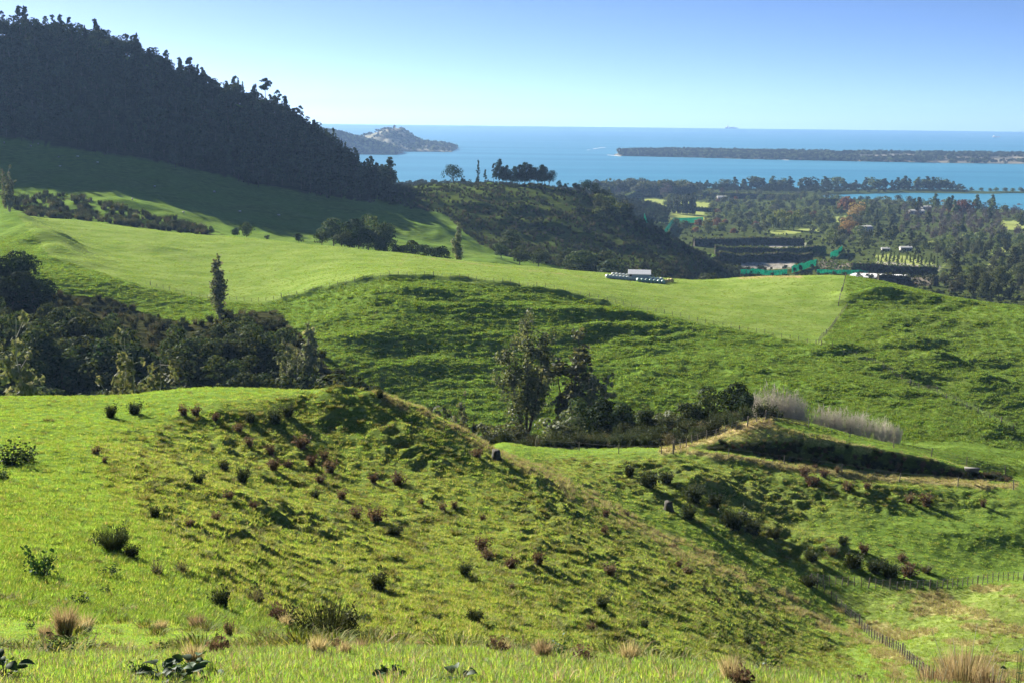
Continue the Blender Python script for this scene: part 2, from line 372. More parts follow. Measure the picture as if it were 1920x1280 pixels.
# scarps and low spurs that break the slopes: (line in the photograph, height, half-width, offset)
SCARPS = [

 ([(1590, 555), (1660, 560), (1790, 566)], 2.8, 2.4), ([(1610, 590), (1700, 596), (1800, 606)], 1.2, 2.5), 
 ([(1000, 596), (1100, 588), (1180, 588), (1250, 596)], 1.2, 2.6), ([(1050, 628), (1130, 618), (1230, 614)], 1.4, 2.2),
 ([(580, 610), (650, 592), (730, 600)], 1.0, 2.6), ([(590, 640), (690, 632), (760, 645)], .8, 2.2), ([(700, 545), (850, 552), (960, 570)], 1.0, 2.4), ([(850, 575), (950, 580), (1040, 590)], 1.2, 2.2), ([(660, 560), (760, 572), (840, 590)], 1.0, 2.0), ([(700, 690), (830, 676), (940, 690)], .8, 2.0),
 ([(510, 566), (620, 540), (740, 521), (870, 526), (1000, 543), (1150, 573)], 1.2, 1.2),
 ([(190, 855), (330, 905), (480, 960), (620, 1000), (710, 1040)], 0.9, 3.0), ([(470, 770), (560, 760), (690, 762), (760, 790)], 1.3, 2.5),
 ([(820, 385), (960, 395), (1060, 402)], 3.0, 9.0), ([(890, 405), (1000, 420), (1100, 430)], 3.0, 8.0), ([(640, 392), (780, 430), (880, 458)], 5.0, 9.0), ([(180, 458), (260, 462), (330, 480)], 1.5, 5.0),
 ([(20, 412), (80, 455), (140, 492)], 4.5, 6.5), ([(1320, 925), (1400, 965), (1560, 1030), (1720, 1075)], 1.0, 2.2), ([(1230, 890), (1300, 910), (1400, 930)], 1.0, 2.0),
 ([(1320, 858), (1500, 884), (1700, 905), (1890, 920)], 0.5, 1.0), ([(1500, 905), (1640, 925), (1880, 935)], 0.8, 1.6),
 ([(100, 385), (220, 405), (330, 430)], 3.0, 5.0), ([(180, 378), (300, 400), (370, 425)], 3.0, 5.0), ([(1380, 800), (1450, 805), (1560, 835)], 0.5, 1.2),
 ([(1120, 875), (1260, 880), (1330, 905)], 1.0, 2.0),
]
DZ = np.zeros_like(ZG)
for pts, hgt, wd in SCARPS:
    p = world_line(pts); yc0, yc1 = p[:, 1].min() - 5 * wd, p[:, 1].max() + 5 * wd
    r0, r1 = np.searchsorted(YG, [yc0, yc1])
    if r1 <= r0: continue
    x = XX[r0:r1]; y = YY[r0:r1]
    d, s = seg_dist(x + wd * (.25 if wd < 1.4 else .75) * fbm(x / wd / 2.6, y / wd / 2.6, 2, 5), y + wd * (.25 if wd < 1.4 else .75) * fbm(x / wd / 2.6 + 9, y / wd / 2.6, 2, 6), [tuple(q[:2]) for q in p])
    # fade at both ends of the line
    e = np.minimum(np.hypot(x - p[0, 0], y - p[0, 1]), np.hypot(x - p[-1, 0], y - p[-1, 1]))
    DZ[r0:r1] += hgt * np.exp(-0.5 * (d / wd) ** 2) * (0.35 + 0.65 * sstep(0, 3 * wd, e)) * (0.8 + .4 * noise(x / wd / 4, y / wd / 4, 8))
# short steps added and turned from the sun to make the gully shadows (line, height, length, width)
grng = np.random.default_rng(21)
for pts, hgt, sl, sw, stp in [([(1642, 618), (1720, 662), (1800, 702), (1905, 752)], 1.9, 7.5, 1.7, 3.4), ([(1560, 655), (1640, 682), (1740, 722)], 1.3, 6.0, 1.5, 3.4), ([(1720, 735), (1800, 772), (1920, 826)], 1.4, 5.5, 1.5, 3.4), ([(1612, 562), (1700, 566), (1790, 572)], 1.3, 7.0, 1.7, 5.0), ([(1640, 600), (1720, 606), (1820, 612)], 1.0, 4.0, 1.5, 5.0), ([(1760, 640), (1850, 670), (1920, 690)], 1.0, 4.0, 1.5, 5.0)]:
    p = world_line(pts, stp); ax = np.array([math.cos(SUN_AZ), -math.sin(SUN_AZ)])
    for q in p:
        cx_, cy_ = q[0] + grng.normal(0, 1.5), q[1] + grng.normal(0, 1.0); r0, r1 = np.searchsorted(YG, [cy_ - 22, cy_ + 22]); c0, c1 = np.searchsorted(UG, [(cx_ - 24) / cy_, (cx_ + 24) / cy_])
        x = XX[r0:r1, c0:c1] - cx_ + 1.2 * noise(XX[r0:r1, c0:c1] / 3, YY[r0:r1, c0:c1] / 3, 19); y = YY[r0:r1, c0:c1] - cy_
        a_ = x * ax[0] + y * ax[1]; b_ = -x * ax[1] + y * ax[0]
        DZ[r0:r1, c0:c1] += .55 * hgt * grng.uniform(.5, 1.25) * np.exp(-.5 * (a_ / (sl * grng.uniform(.7, 1.2))) ** 2 - .5 * (b_ / np.where(b_ > 0, sw * 1.8, sw)) ** 2)
ZG += DZ
# broad undulation in proportion to distance
ZG += 0.006 * YY * fbm(XX / 22 + 3, YY / 22, 3, 3) * sstep(10, 60, YY) * (1 - sstep(900, 1100, YY)) * (1 - 0.85 * near) * (1 - .8 * sstep(262, 300, YY) * (1 - sstep(520, 600, YY))) * (1 - .5 * sstep(520, 600, YY))
PXG, PYG = project(XX, YY, ZG)

# ---------------------------------------------------------------- ground cover, placed as regions of the land
jx = PXG + 14 * fbm(XX / 3.0, YY / 3.0, 3, 21) * np.clip(150 / YY, .3, 3); jy = PYG + 9 * fbm(XX / 3.0 + 50, YY / 3.0, 3, 22) * np.clip(150 / YY, .3, 3)
def region(poly): return inpoly(jx, jy, poly) * 1.0
def stripe(pts, w):
    d, s = seg_dist(jx, jy, pts); return 1 - sstep(w * .4, w, d)
dry = np.zeros_like(ZG)
RIDGE = [(720, 742), (800, 772), (900, 822), (1000, 876), (1150, 962), (1300, 1042), (1420, 1100), (1500, 1140), (1600, 1200)]
dry = np.maximum(dry, 0.85 * stripe(RIDGE, 24) * (YY < 118) * (YY > 90) * sstep(-.35, .25, fbm(XX / 1.8, YY / 1.8, 3, 33)))
dry = np.maximum(dry, 0.5 * region([(1300, 850), (1440, 790), (1560, 820), (1780, 868), (1880, 895), (1700, 855), (1500, 828), (1340, 832)]) * (YY > 144))
dry = np.maximum(dry, 1.0 * stripe([(1250, 840), (1340, 815), (1440, 788)], 16) * (YY > 140) * (YY < 165))
dry = np.maximum(dry, 0.8 * stripe([(1290, 848), (1400, 862), (1500, 878), (1700, 899), (1900, 912)], 9) * (YY > 135) * (YY < 150))
dry = np.maximum(dry, 0.9 * stripe([(1390, 520), (1440, 517), (1500, 517)], 6) * (YY > 340) * (YY < 420))
field = region([(1540, 1110), (1920, 1095), (2100, 1095), (2100, 1400), (1760, 1400), (1600, 1180)]) * (YY > 70) * (YY < 125)
dry = np.maximum(dry, 0.45 * field * (0.4 + 1.0 * (fbm(XX / 5, YY / 5, 3, 31) > 0.05)))
dry = np.maximum(dry, 0.6 * sstep(1185, 1215, jy + .03 * (jx - 700)) * (YY < 27) * (YY > 13) * sstep(-0.2, .35, fbm(XX / 1.6, YY / 1.6, 3, 32)))
dry = np.maximum(dry, 0.5 * stripe([(500, 975), (760, 480), (1100, 520)], 1))
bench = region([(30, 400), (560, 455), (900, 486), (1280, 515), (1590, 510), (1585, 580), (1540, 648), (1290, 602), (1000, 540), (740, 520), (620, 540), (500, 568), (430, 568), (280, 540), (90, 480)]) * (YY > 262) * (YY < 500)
rough = np.zeros_like(ZG)
rough = np.maximum(rough, region([(170, 840), (330, 790), (480, 745), (700, 735), (900, 820), (1150, 965), (1500, 1145), (1620, 1250), (1300, 1290), (700, 1220), (420, 1130), (250, 960)]) * (YY < 118) * (YY > 34))
rough = np.maximum(rough, region([(980, 870), (1130, 850), (1300, 860), (1900, 920), (1900, 950), (1500, 950), (1640, 1060), (1760, 1085), (1500, 1085), (1250, 960)]) * (YY > 105) * (YY < 142))
rough = np.maximum(rough, 0.6 * region([(1560, 645), (1640, 600), (1600, 555), (1800, 560), (1930, 600), (1930, 850), (1800, 770), (1650, 700)]) * (YY > 200) * (YY < 370))
scrub = np.zeros_like(ZG)      # bracken and bush floor; shade painted into knoll face and lowland floor
scrub = np.maximum(scrub, .68 * region([(700, 345), (800, 340), (1100, 350), (1400, 520), (1400, 540), (1100, 510), (950, 480), (900, 460), (830, 400), (720, 380)]) * (YY > 600) * (YY < 1000))  # knoll weight raised to put its shade into the ground colour
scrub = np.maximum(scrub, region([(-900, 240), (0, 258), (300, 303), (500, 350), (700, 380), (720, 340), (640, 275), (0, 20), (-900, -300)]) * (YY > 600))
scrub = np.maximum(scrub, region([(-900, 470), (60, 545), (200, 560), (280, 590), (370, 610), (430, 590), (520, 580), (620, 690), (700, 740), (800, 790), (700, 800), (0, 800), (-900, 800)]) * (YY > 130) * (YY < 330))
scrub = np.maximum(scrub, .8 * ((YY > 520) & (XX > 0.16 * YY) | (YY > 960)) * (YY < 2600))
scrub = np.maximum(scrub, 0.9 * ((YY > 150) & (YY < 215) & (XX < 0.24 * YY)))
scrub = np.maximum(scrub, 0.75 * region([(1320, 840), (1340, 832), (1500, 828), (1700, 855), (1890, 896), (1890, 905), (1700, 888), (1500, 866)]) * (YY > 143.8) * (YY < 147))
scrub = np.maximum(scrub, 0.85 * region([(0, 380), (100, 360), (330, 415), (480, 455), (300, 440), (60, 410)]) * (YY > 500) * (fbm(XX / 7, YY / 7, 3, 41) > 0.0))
# pale pasture patches out on the plain
PADDOCKS = [[(1440, 434), (1530, 428), (1542, 434), (1450, 441)], [(1562, 408), (1585, 405), (1588, 414), (1568, 418)], [(1822, 501), (1868, 492), (1876, 500), (1832, 508)], [(1722, 450), (1788, 453), (1788, 457), (1722, 455)], [(1140, 392), (1170, 374), (1215, 370), (1250, 376), (1250, 386), (1190, 394), (1150, 402)], [(1180, 400), (1320, 396), (1330, 412), (1240, 420), (1200, 412)],
            [(1640, 478), (1700, 480), (1770, 500), (1760, 510), (1650, 500)], [(1880, 415), (1925, 415), (1925, 430), (1880, 432)], [(1260, 378), (1330, 380), (1330, 392), (1250, 392)], [(1860, 465), (1925, 458), (1925, 470), (1860, 476)]]
pad = np.zeros_like(ZG)
for q in PADDOCKS: pad = np.maximum(pad, region(q) * (YY > 600))
scrub *= 1 - pad
rows = np.zeros_like(ZG)       # pale stony orchard rows
for q in [[(1422, 458), (1450, 454), (1512, 454), (1508, 468), (1440, 468)], [(1385, 496), (1400, 491), (1494, 491), (1484, 504), (1400, 505)], [(1600, 494), (1660, 492), (1765, 500), (1762, 508), (1640, 503)]]:
    rows = np.maximum(rows, region(q) * (YY > 500))
scrub *= 1 - rows
# shore: inlet and sea
INLET = [(1535, 364), (1620, 362), (1720, 360), (1800, 362), (1930, 361), (2300, 366), (2300, 396), (1930, 391), (1790, 386), (1740, 378), (1650, 370), (1570, 370)]
far = YY > 1500
inl = blur(blur(inpoly(PXG, PYG, INLET) * far * 1.0, 2, 1), 1, 0)
shore = np.interp(PXG, [0, 1100, 1200, 1300, 1400, 1500, 1700, 1800, 1815, 1850, 1930, 2300], [352, 350, 346, 349, 352, 352, 353, 353, 356, 357, 357, 360])
out = 1 - sstep(-1.5, 1.5, PYG - shore)
ZG = ZG - far * np.clip(inl * 9 + out * 12, 0, 12)

rough = blur(blur(rough, 8, 1), 8, 0) * np.clip(.75 + .5 * fbm(XX / 7, YY / 7, 3, 71), 0, 1.1)
# fine relief: tussock hummocks, stock tracks along the contours
def terr(z, sp, x, y): 
    t = z / sp + 0.55 * fbm(x / 9, y / 9, 2, 51) + .25 * noise(x / 2.5, y / 2.5, 52)
    f = t - np.floor(t); return np.where(f < .55, f / .55, (1 - f) / .45) - .5
face = ((YY > 205) & (YY < 340)) * (1 - bench) * (1 - scrub)
ZG += 0.50 * face * terr(ZG, .85, XX, YY) * sstep(-.5, .5, fbm(XX / 14, YY / 14, 2, 53))
ZG += face * (0.30 * fbm(XX / 2.0, YY / 1.5, 3, 54))
ZG += bench * 0.07 * fbm(XX / 2.5, YY / 2.5, 3, 55)
nz1 = fbm(XX / 1.3, YY / 1.3, 3, 61); nz2 = np.abs(noise(XX / 2.0, YY / 2.0, 62))
nearmask = (YY < 150) & (YY > 24)
ZG += nearmask * rough * (.35 + .85 * sstep(-.3, .4, fbm(XX / 8, YY / 8, 2, 72))) * (0.46 * nz1 + 0.72 * (0.5 - nz2) + 0.18 * terr(ZG, .62, XX, YY) * sstep(60, 75, YY))
ZG += nearmask * (1 - rough) * 0.15 * nz1
ZG += (YY <= 24) * 0.05 * fbm(XX / .5, YY / .5, 3, 63) * sstep(3, 7, YY)
ZG += (YY > 500) * (1 - scrub) * .35 * fbm(XX / 6, YY / 6, 3, 64) * (YY < 1000)
ZG += scrub * ((YY > 560) & (YY < 1000)) * 1.2 * (fbm(XX / 5, YY / 4, 3, 65))
ZG += 0.5 * scrub * ((YY > 150) & (YY < 340)) * fbm(XX / 3, YY / 3, 2, 66)

vid = np.arange(NW * NU).reshape(NW, NU)
faces = np.stack([vid[:-1, :-1], vid[:-1, 1:], vid[1:, 1:], vid[1:, :-1]], -1).reshape(-1, 4)
tme = mesh_np('terrain', np.stack([XX, YY, ZG], -1).reshape(-1, 3), faces, None, True)
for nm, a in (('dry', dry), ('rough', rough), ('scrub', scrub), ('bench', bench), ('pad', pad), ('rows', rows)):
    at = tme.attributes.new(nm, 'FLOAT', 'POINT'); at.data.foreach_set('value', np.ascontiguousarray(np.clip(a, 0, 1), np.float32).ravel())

mt, n, out_n = newmat('pasture')
def attr(nm):
    a = nd(n, 'ShaderNodeAttribute'); a.attribute_name = nm; return a.outputs['Fac']
tc = nd(n, 'ShaderNodeTexCoord')
def nzt(scale, det=4, vec=None, rough=.55):
    x = nd(n, 'ShaderNodeTexNoise', Scale=scale, Detail=det, Roughness=rough); n.links.new(vec or tc.outputs['Object'], x.inputs['Vector']); return x.outputs[0]
mp = nd(n, 'ShaderNodeMapping'); mp.inputs['Scale'].default_value = (0.45, 1, 1.6); n.links.new(tc.outputs['Object'], mp.inputs[0])
n_big, n_mid, n_fin = nzt(.045, 3), nzt(.55, 5, mp.outputs[0]), nzt(4.5, 6)
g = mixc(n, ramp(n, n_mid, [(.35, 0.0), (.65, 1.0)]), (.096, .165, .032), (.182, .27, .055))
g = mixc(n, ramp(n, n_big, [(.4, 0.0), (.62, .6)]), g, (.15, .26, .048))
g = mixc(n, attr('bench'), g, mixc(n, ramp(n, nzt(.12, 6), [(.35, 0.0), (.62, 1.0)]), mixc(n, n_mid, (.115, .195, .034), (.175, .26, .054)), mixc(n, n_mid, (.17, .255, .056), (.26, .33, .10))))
g = mixc(n, attr('pad'), g, (.28, .33, .10))
dc = mixc(n, ramp(n, n_fin, [(.35, 0.0), (.65, 1.0)]), (.20, .16, .07), (.46, .37, .20))
g = mixc(n, attr('dry'), g, dc)
ro = mixc(n, ramp(n, n_mid, [(.3, 0.0), (.7, 1.0)]), (.07, .10, .026), (.19, .19, .07))
g = mixc(n, mathn(n, 'MULTIPLY', attr('rough'), .7), g, ro)
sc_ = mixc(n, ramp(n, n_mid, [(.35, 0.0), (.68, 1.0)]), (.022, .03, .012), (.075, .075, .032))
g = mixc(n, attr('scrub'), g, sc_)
g = mixc(n, attr('rows'), g, mixc(n, ramp(n, nzt(.35, 4), [(.4, 0.0), (.6, 1.0)]), (.20, .19, .16), (.42, .40, .36)))
g = mixc(n, .5, g, mixc(n, 1.0, g, ramp(n, n_fin, [(.25, .35), (.75, 1.7)]), 'MULTIPLY'))
b = nd(n, 'ShaderNodeBsdfDiffuse')
n.links.new(g, b.inputs['Color'])
h = mathn(n, 'ADD', mathn(n, 'MULTIPLY', n_mid, 1.0), mathn(n, 'MULTIPLY', n_fin, .25))
bp = nd(n, 'ShaderNodeBump', Strength=.8, Distance=.35); n.links.new(h, bp.inputs['Height']); n.links.new(bp.outputs[0], b.inputs['Normal'])
n.links.new(b.outputs[0], out_n.inputs[0])
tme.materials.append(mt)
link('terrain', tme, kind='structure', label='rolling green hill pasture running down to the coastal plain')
# the hilltop behind the viewer
gx, gy = np.meshgrid(np.linspace(-90, 90, 61), np.concatenate([np.linspace(-120, 1.9, 40)]))
gz = EYE - 1.95 + 0.02 * np.abs(gy) - 0.004 * np.abs(gx) ** 1.5 + .3 * fbm(gx / 9, gy / 9, 2, 70) * sstep(0, 20, -gy)
vi = np.arange(gx.size).reshape(gx.shape)
hm = mesh_np('hilltop', np.stack([gx, gy, gz], -1).reshape(-1, 3), np.stack([vi[:-1, :-1], vi[:-1, 1:], vi[1:, 1:], vi[1:, :-1]], -1).reshape(-1, 4), mt, True)
link('hilltop_ground', hm, kind='structure')

# ---------------------------------------------------------------- sea
mt, n, out_n = newmat('sea_water')
b = nd(n, 'ShaderNodeBsdfPrincipled', Roughness=.4, IOR=1.33); b.inputs['Specular IOR Level'].default_value = .15
tc = nd(n, 'ShaderNodeTexCoord'); mp = nd(n, 'ShaderNodeMapping'); mp.inputs['Scale'].default_value = (.0006, .004, 1); n.links.new(tc.outputs['Object'], mp.inputs[0])
nz = nd(n, 'ShaderNodeTexNoise', Scale=1.0, Detail=6.0); n.links.new(mp.outputs[0], nz.inputs['Vector'])
n.links.new(ramp(n, nz.outputs[0], [(.35, (.028, .165, .29)), (.65, (.055, .23, .36))]), b.inputs['Base Color'])
w1 = nd(n, 'ShaderNodeTexNoise', Scale=.09, Detail=6.0); n.links.new(tc.outputs['Object'], w1.inputs['Vector'])
bp = nd(n, 'ShaderNodeBump', Strength=.6, Distance=1.5); n.links.new(w1.outputs[0], bp.inputs['Height']); n.links.new(bp.outputs[0], b.inputs['Normal'])
n.links.new(b.outputs[0], out_n.inputs[0])
SEA = 15000.0
gx, gy = np.meshgrid(np.linspace(-SEA, SEA, 31), np.linspace(-2000, SEA, 31)); vi = np.arange(gx.size).reshape(gx.shape)
link('sea', mesh_np('sea', np.stack([gx, gy, 0 * gx], -1).reshape(-1, 3), np.stack([vi[:-1, :-1], vi[:-1, 1:], vi[1:, 1:], vi[1:, :-1]], -1).reshape(-1, 4), mt), kind='structure')
print('terrain', NU * NW, 'verts', round(time.time() - T0, 1), 's')
# ---------------------------------------------------------------- plants: one build of each kind, shared by its copies
M = {}
M['bark'] = plain('bark', (.085, .068, .05), .9, .4, 6, bump=.5)
M['bark_pale'] = plain('bark_pale', (.30, .28, .25), .85, .35, 6, bump=.4)
M['dead'] = plain('dead_twigs', (.50, .46, .40), .9, .35, 6)
M['bush_dark'] = leafmat('bush_leaves', [(.022, .045, .018), (.040, .068, .026), (.068, .095, .038), (.11, .125, .058)], .30, .05)
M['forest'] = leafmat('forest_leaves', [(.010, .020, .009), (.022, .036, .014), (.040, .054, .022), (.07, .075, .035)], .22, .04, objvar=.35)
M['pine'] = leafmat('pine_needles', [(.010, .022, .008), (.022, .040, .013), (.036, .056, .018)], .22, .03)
M['poplar'] = leafmat('poplar_leaves', [(.08, .11, .055), (.12, .145, .08), (.16, .18, .11), (.24, .24, .18)], .35, .12)
M['poplar_brown'] = leafmat('autumn_poplar_leaves', [(.045, .062, .028), (.078, .10, .045), (.11, .128, .06), (.20, .21, .14)], .35, .14)
M['low'] = leafmat('lowland_leaves', [(.04, .064, .026), (.082, .108, .044), (.15, .165, .075)], .3, .04, objvar=.5)
M['low_grey'] = leafmat('grey_green_leaves', [(.055, .068, .042), (.085, .095, .06), (.12, .12, .08)], .25, .05, objvar=.3)
M['low_light'] = leafmat('light_green_leaves', [(.07, .10, .03), (.12, .15, .05), (.18, .20, .08)], .35, .05)
M['low_bare'] = leafmat('winter_twigs', [(.085, .072, .066), (.13, .11, .105), (.18, .155, .145)], .15, .0, (1, .95, .9), objvar=.3)
M['orange'] = leafmat('orange_leaves', [(.20, .13, .06), (.29, .19, .085), (.36, .26, .13)], .35, .03)
M['russet'] = leafmat('russet_leaves', [(.12, .065, .04), (.18, .09, .055), (.23, .13, .09)], .3, .03)
M['brown_shrub'] = leafmat('brown_dead_shrub', [(.075, .055, .04), (.13, .095, .065), (.23, .175, .125)], .3, .02, (1.1, .95, .75))
M['dark_shrub'] = leafmat('dark_gorse', [(.022, .034, .018), (.042, .058, .03), (.08, .092, .05)], .25, .06)
M['grey_shrub'] = leafmat('grey_shrub', [(.06, .062, .045), (.10, .095, .07), (.17, .15, .11)], .3, .05)
M['straw'] = leafmat('dry_grass', [(.24, .19, .11), (.37, .30, .18), (.50, .43, .29)], .4, .05, (1.1, 1, .8))
M['grass'] = leafmat('grass_blades', [(.125, .225, .034), (.185, .30, .052), (.26, .36, .078), (.38, .42, .15)], .55, .05, (1.2, 1.15, .6))
M['near_grass'] = leafmat('near_grass_blades', [(.14, .27, .04), (.20, .34, .058), (.27, .40, .085), (.42, .45, .17)], .68, .12, (1.25, 1.15, .55))  # lighter than the other grass: sun glints put into the blade colour
M['grass_mix'] = leafmat('mixed_grass_blades', [(.13, .225, .034), (.20, .305, .055), (.285, .355, .088), (.45, .43, .22)], .55, .04, (1.2, 1.1, .5))
M['tussock'] = leafmat('tussock_blades', [(.10, .15, .03), (.165, .215, .05), (.25, .265, .085), (.40, .37, .20)], .45, .05, (1.2, 1.1, .55))
M['face_grass'] = leafmat('hill_grass_blades', [(.09, .17, .032), (.15, .245, .054), (.225, .30, .088)], .5, .03, (1.2, 1.12, .5))
M['broadleaf'] = leafmat('broad_leaves', [(.018, .045, .012), (.03, .065, .018), (.045, .085, .025)], .25, .14)
M['wood'] = plain('weathered_wood', (.13, .115, .10), .85, .35, 9, bump=.5)
M['wire'] = plain('galvanised_wire', (.14, .14, .14), .8, .15, 5)

def unit(v): return v / (np.linalg.norm(v, axis=-1, keepdims=True) + 1e-9)
def cards(P, Nn, size, rng, asp=1.0, jit=.75):
    k = len(P); Nn = unit(Nn + jit * rng.normal(size=(k, 3)))
    a = unit(np.cross(Nn, rng.normal(size=(k, 3)))); b = np.cross(Nn, a)
    s = size * rng.uniform(.55, 1.35, (k, 1))
    q = []
    for sx, sy in ((-1, -.8), (1, -1), (.8, 1), (-.9, .9)):
        q.append(P + s * .5 * (sx * rng.uniform(.6, 1.1, (k, 1)) * a + sy * asp * rng.uniform(.6, 1.1, (k, 1)) * b) + Nn * s * rng.uniform(-.12, .12, (k, 1)))
    v = np.stack(q, 1).reshape(-1, 3)
    return v, np.arange(4 * k).reshape(-1, 4)
def crown_pts(lobes, n, rng, inner=.72, low=-.55):
    L = np.asarray(lobes, float); w = (L[:, 3] * L[:, 5]) ** 1.0; w /= w.sum()
    i = rng.choice(len(L), n, p=w)
    d = unit(rng.normal(size=(n, 3))); d[:, 2] = np.where(d[:, 2] < low, -d[:, 2], d[:, 2])
    r = rng.uniform(inner, 1.06, (n, 1))
    return L[i, :3] + d * L[i, 3:6] * r, d
def make_crown(name, lobes, n, size, mat, seed, inner=.72, low=-.55, asp=1.0, jit=.75):
    rng = np.random.default_rng(seed)
    P, d = crown_pts(lobes, n, rng, inner, low)
    v, f = cards(P, d, size, rng, asp, jit)
    return mesh_np(name, v, f, mat)
def make_trunk(name, H, r0, limbs, mat, seed, lean=0.02, sides=6):
    """limbs: list of (height on trunk, end point, radius)"""
    rng = np.random.default_rng(seed); mb = MB()
    t = np.linspace(0, 1, 6); wob = np.cumsum(rng.normal(0, lean * H / 6, (6, 2)), 0); wob -= wob[0]
    pts = np.column_stack([wob, t * H]); mb.tube(pts, r0 * (1 - .85 * t) + .01, sides)
    for h0, e, r in limbs:
        b = np.array([np.interp(h0, pts[:, 2], pts[:, 0]), np.interp(h0, pts[:, 2], pts[:, 1]), h0]); e = np.asarray(e, float)
        mid = (b + e) / 2 + np.array([0, 0, .12 * np.linalg.norm(e - b)]) + rng.normal(0, .04 * np.linalg.norm(e - b), 3)
        q = np.array([b, (b + mid) / 2 + [0, 0, .0], mid, e]); mb.tube(q, [r, r * .8, r * .55, r * .2], 4)
    return mb.mesh(name, mat, True)
PROTO = {}      # kind -> list of (trunk mesh, crown mesh, height)
def dome_tree(kind, H, Wd, nlobe, n, size, mat, seed, base=.15, bark='bark', trunk_h=.6, rl=(.22, .34), flat=.8, pw=.5):
    rng = np.random.default_rng(seed); lobes = []
    for i in range(nlobe):
        a = rng.uniform(0, 2 * math.pi); rr = Wd / 2 * math.sqrt(rng.uniform(0, 1)) * .78
        top = base + (1 - base) * (1 - (rr / (Wd / 2)) ** 2) ** pw
        h = H * rng.uniform(base + .10, max(base + .14, top * .97 - .05)); r = Wd * rng.uniform(*rl)
        lobes.append((rr * math.cos(a), rr * math.sin(a), min(h, H - r * flat * .9), r, r, r * flat))
    limbs = [(H * rng.uniform(.12, .4), np.array(l[:3]) * [.85, .85, .95], H * .012) for l in lobes[:9]]
    tk = make_trunk('trunk', H * trunk_h, H * .022, limbs, M[bark], seed)
    PROTO.setdefault(kind, []).append((tk, make_crown('crown', lobes, n, size, M[mat], seed + 1, .82, -.55, 1.0, .38), H))
def column_tree(kind, H, Wd, n, size, mat, seed, base=.06, nl=26, bark='bark_pale', taper=.75, asp=1.0):
    rng = np.random.default_rng(seed); lobes = []
    for i in range(nl):
        t = (i + rng.uniform(0, 1)) / nl; wd = Wd / 2 * (math.sin(math.pi * min(1, .18 + t * .82)) ** taper)
        a = rng.uniform(0, 2 * math.pi); rr = wd * rng.uniform(.1, .65); r = max(.35, wd * rng.uniform(.35, .6))
        lobes.append((rr * math.cos(a), rr * math.sin(a), H * (base + (1 - base) * t * .97), r, r, r * 1.5))
    limbs = [(max(.5, l[2] - H * .12), l[:3], H * .006) for l in lobes[::2]]
    tk = make_trunk('trunk', H * .96, H * .014, limbs, M[bark], seed, .012)
    PROTO.setdefault(kind, []).append((tk, make_crown('crown', lobes, n, size, M[mat], seed + 1, .35, -1, asp), H))
def loose_tree(kind, H, Wd, n, size, mat, seed, nl=34, bark='bark', base=.18, r=(.05, .085)):
    """tall tree with several ascending leaders and separate leaf clumps, the sky or hill showing between them"""
    rng = np.random.default_rng(seed); mb = MB(); lobes = []
    leaders = 5
    for i in range(leaders):
        a = i * 2 * math.pi / leaders + rng.uniform(-.4, .4); hh = H * (1 if i == 0 else rng.uniform(.62, .93)); wd = (0.08 if i == 0 else rng.uniform(.5, .95)) * Wd / 2
        t = np.linspace(0, 1, 7)
        pts = np.column_stack([wd * np.sin(t * 1.5) * math.cos(a) + rng.normal(0, .01 * H, 7) * t, wd * np.sin(t * 1.5) * math.sin(a) + rng.normal(0, .01 * H, 7) * t, hh * t])
        mb.tube(pts, H * .012 * (1 - .88 * t), 5)
        for k in range(nl // leaders):
            tt = rng.uniform(base, 1) ** .8; p = np.array([np.interp(tt, t, pts[:, j]) for j in range(3)])
            rr = H * rng.uniform(*r) * (1.15 - .5 * tt); o = rng.normal(0, 1, 3) * [1, 1, .6] * Wd * .09
            lobes.append((*(p + o), rr, rr, rr * 1.15)); mb.tube([p, p + o], [H * .0035, H * .0012], 3)
    PROTO.setdefault(kind, []).append((mb.mesh('trunk', M[bark], True), make_crown('crown', lobes, n, size, M[mat], seed + 1, .3, -1), H))
def pine_tree(kind, H, Wd, n, size, mat, seed, clear=.42, nl=13, flat=.55):
    rng = np.random.default_rng(seed); lobes = []
    for i in range(nl):
        t = clear + (1 - clear) * (i + .5) / nl; a = rng.uniform(0, 6.28); rr = Wd / 2 * rng.uniform(.15, .72) * (1.15 - (t - clear) / (1 - clear) * .75)
        r = Wd * rng.uniform(.16, .26) * (1.15 - .5 * (t - clear) / (1 - clear)); lobes.append((rr * math.cos(a), rr * math.sin(a), H * t * .97, r, r, r * flat))
    lobes.append((0, 0, H * .95, Wd * .16, Wd * .16, H * .05))
    tk = make_trunk('trunk', H * .95, H * .017, [(l[2] - H * .05, l[:3], H * .006) for l in lobes], M['bark'], seed, .01)
    PROTO.setdefault(kind, []).append((tk, make_crown('crown', lobes, n, size, M[mat], seed + 1, .5, -.8), H))
def cone_tree(kind, H, Wd, n, size, mat, seed, base=.08):
    rng = np.random.default_rng(seed); lobes = []
    for i in range(22):
        t = base + (1 - base) * (i + .5) / 22; wd = Wd / 2 * (1.04 - t) ** .8
        a = rng.uniform(0, 6.28); rr = wd * rng.uniform(.2, .7); lobes.append((rr * math.cos(a), rr * math.sin(a), H * t, wd * .5 + .25, wd * .5 + .25, H * .05))
    tk = make_trunk('trunk', H * .97, H * .014, [(l[2], l[:3], H * .004) for l in lobes[::2]], M['bark'], seed, .008)
    PROTO.setdefault(kind, []).append((tk, make_crown('crown', lobes, n, size, M[mat], seed + 1, .4, -1), H))
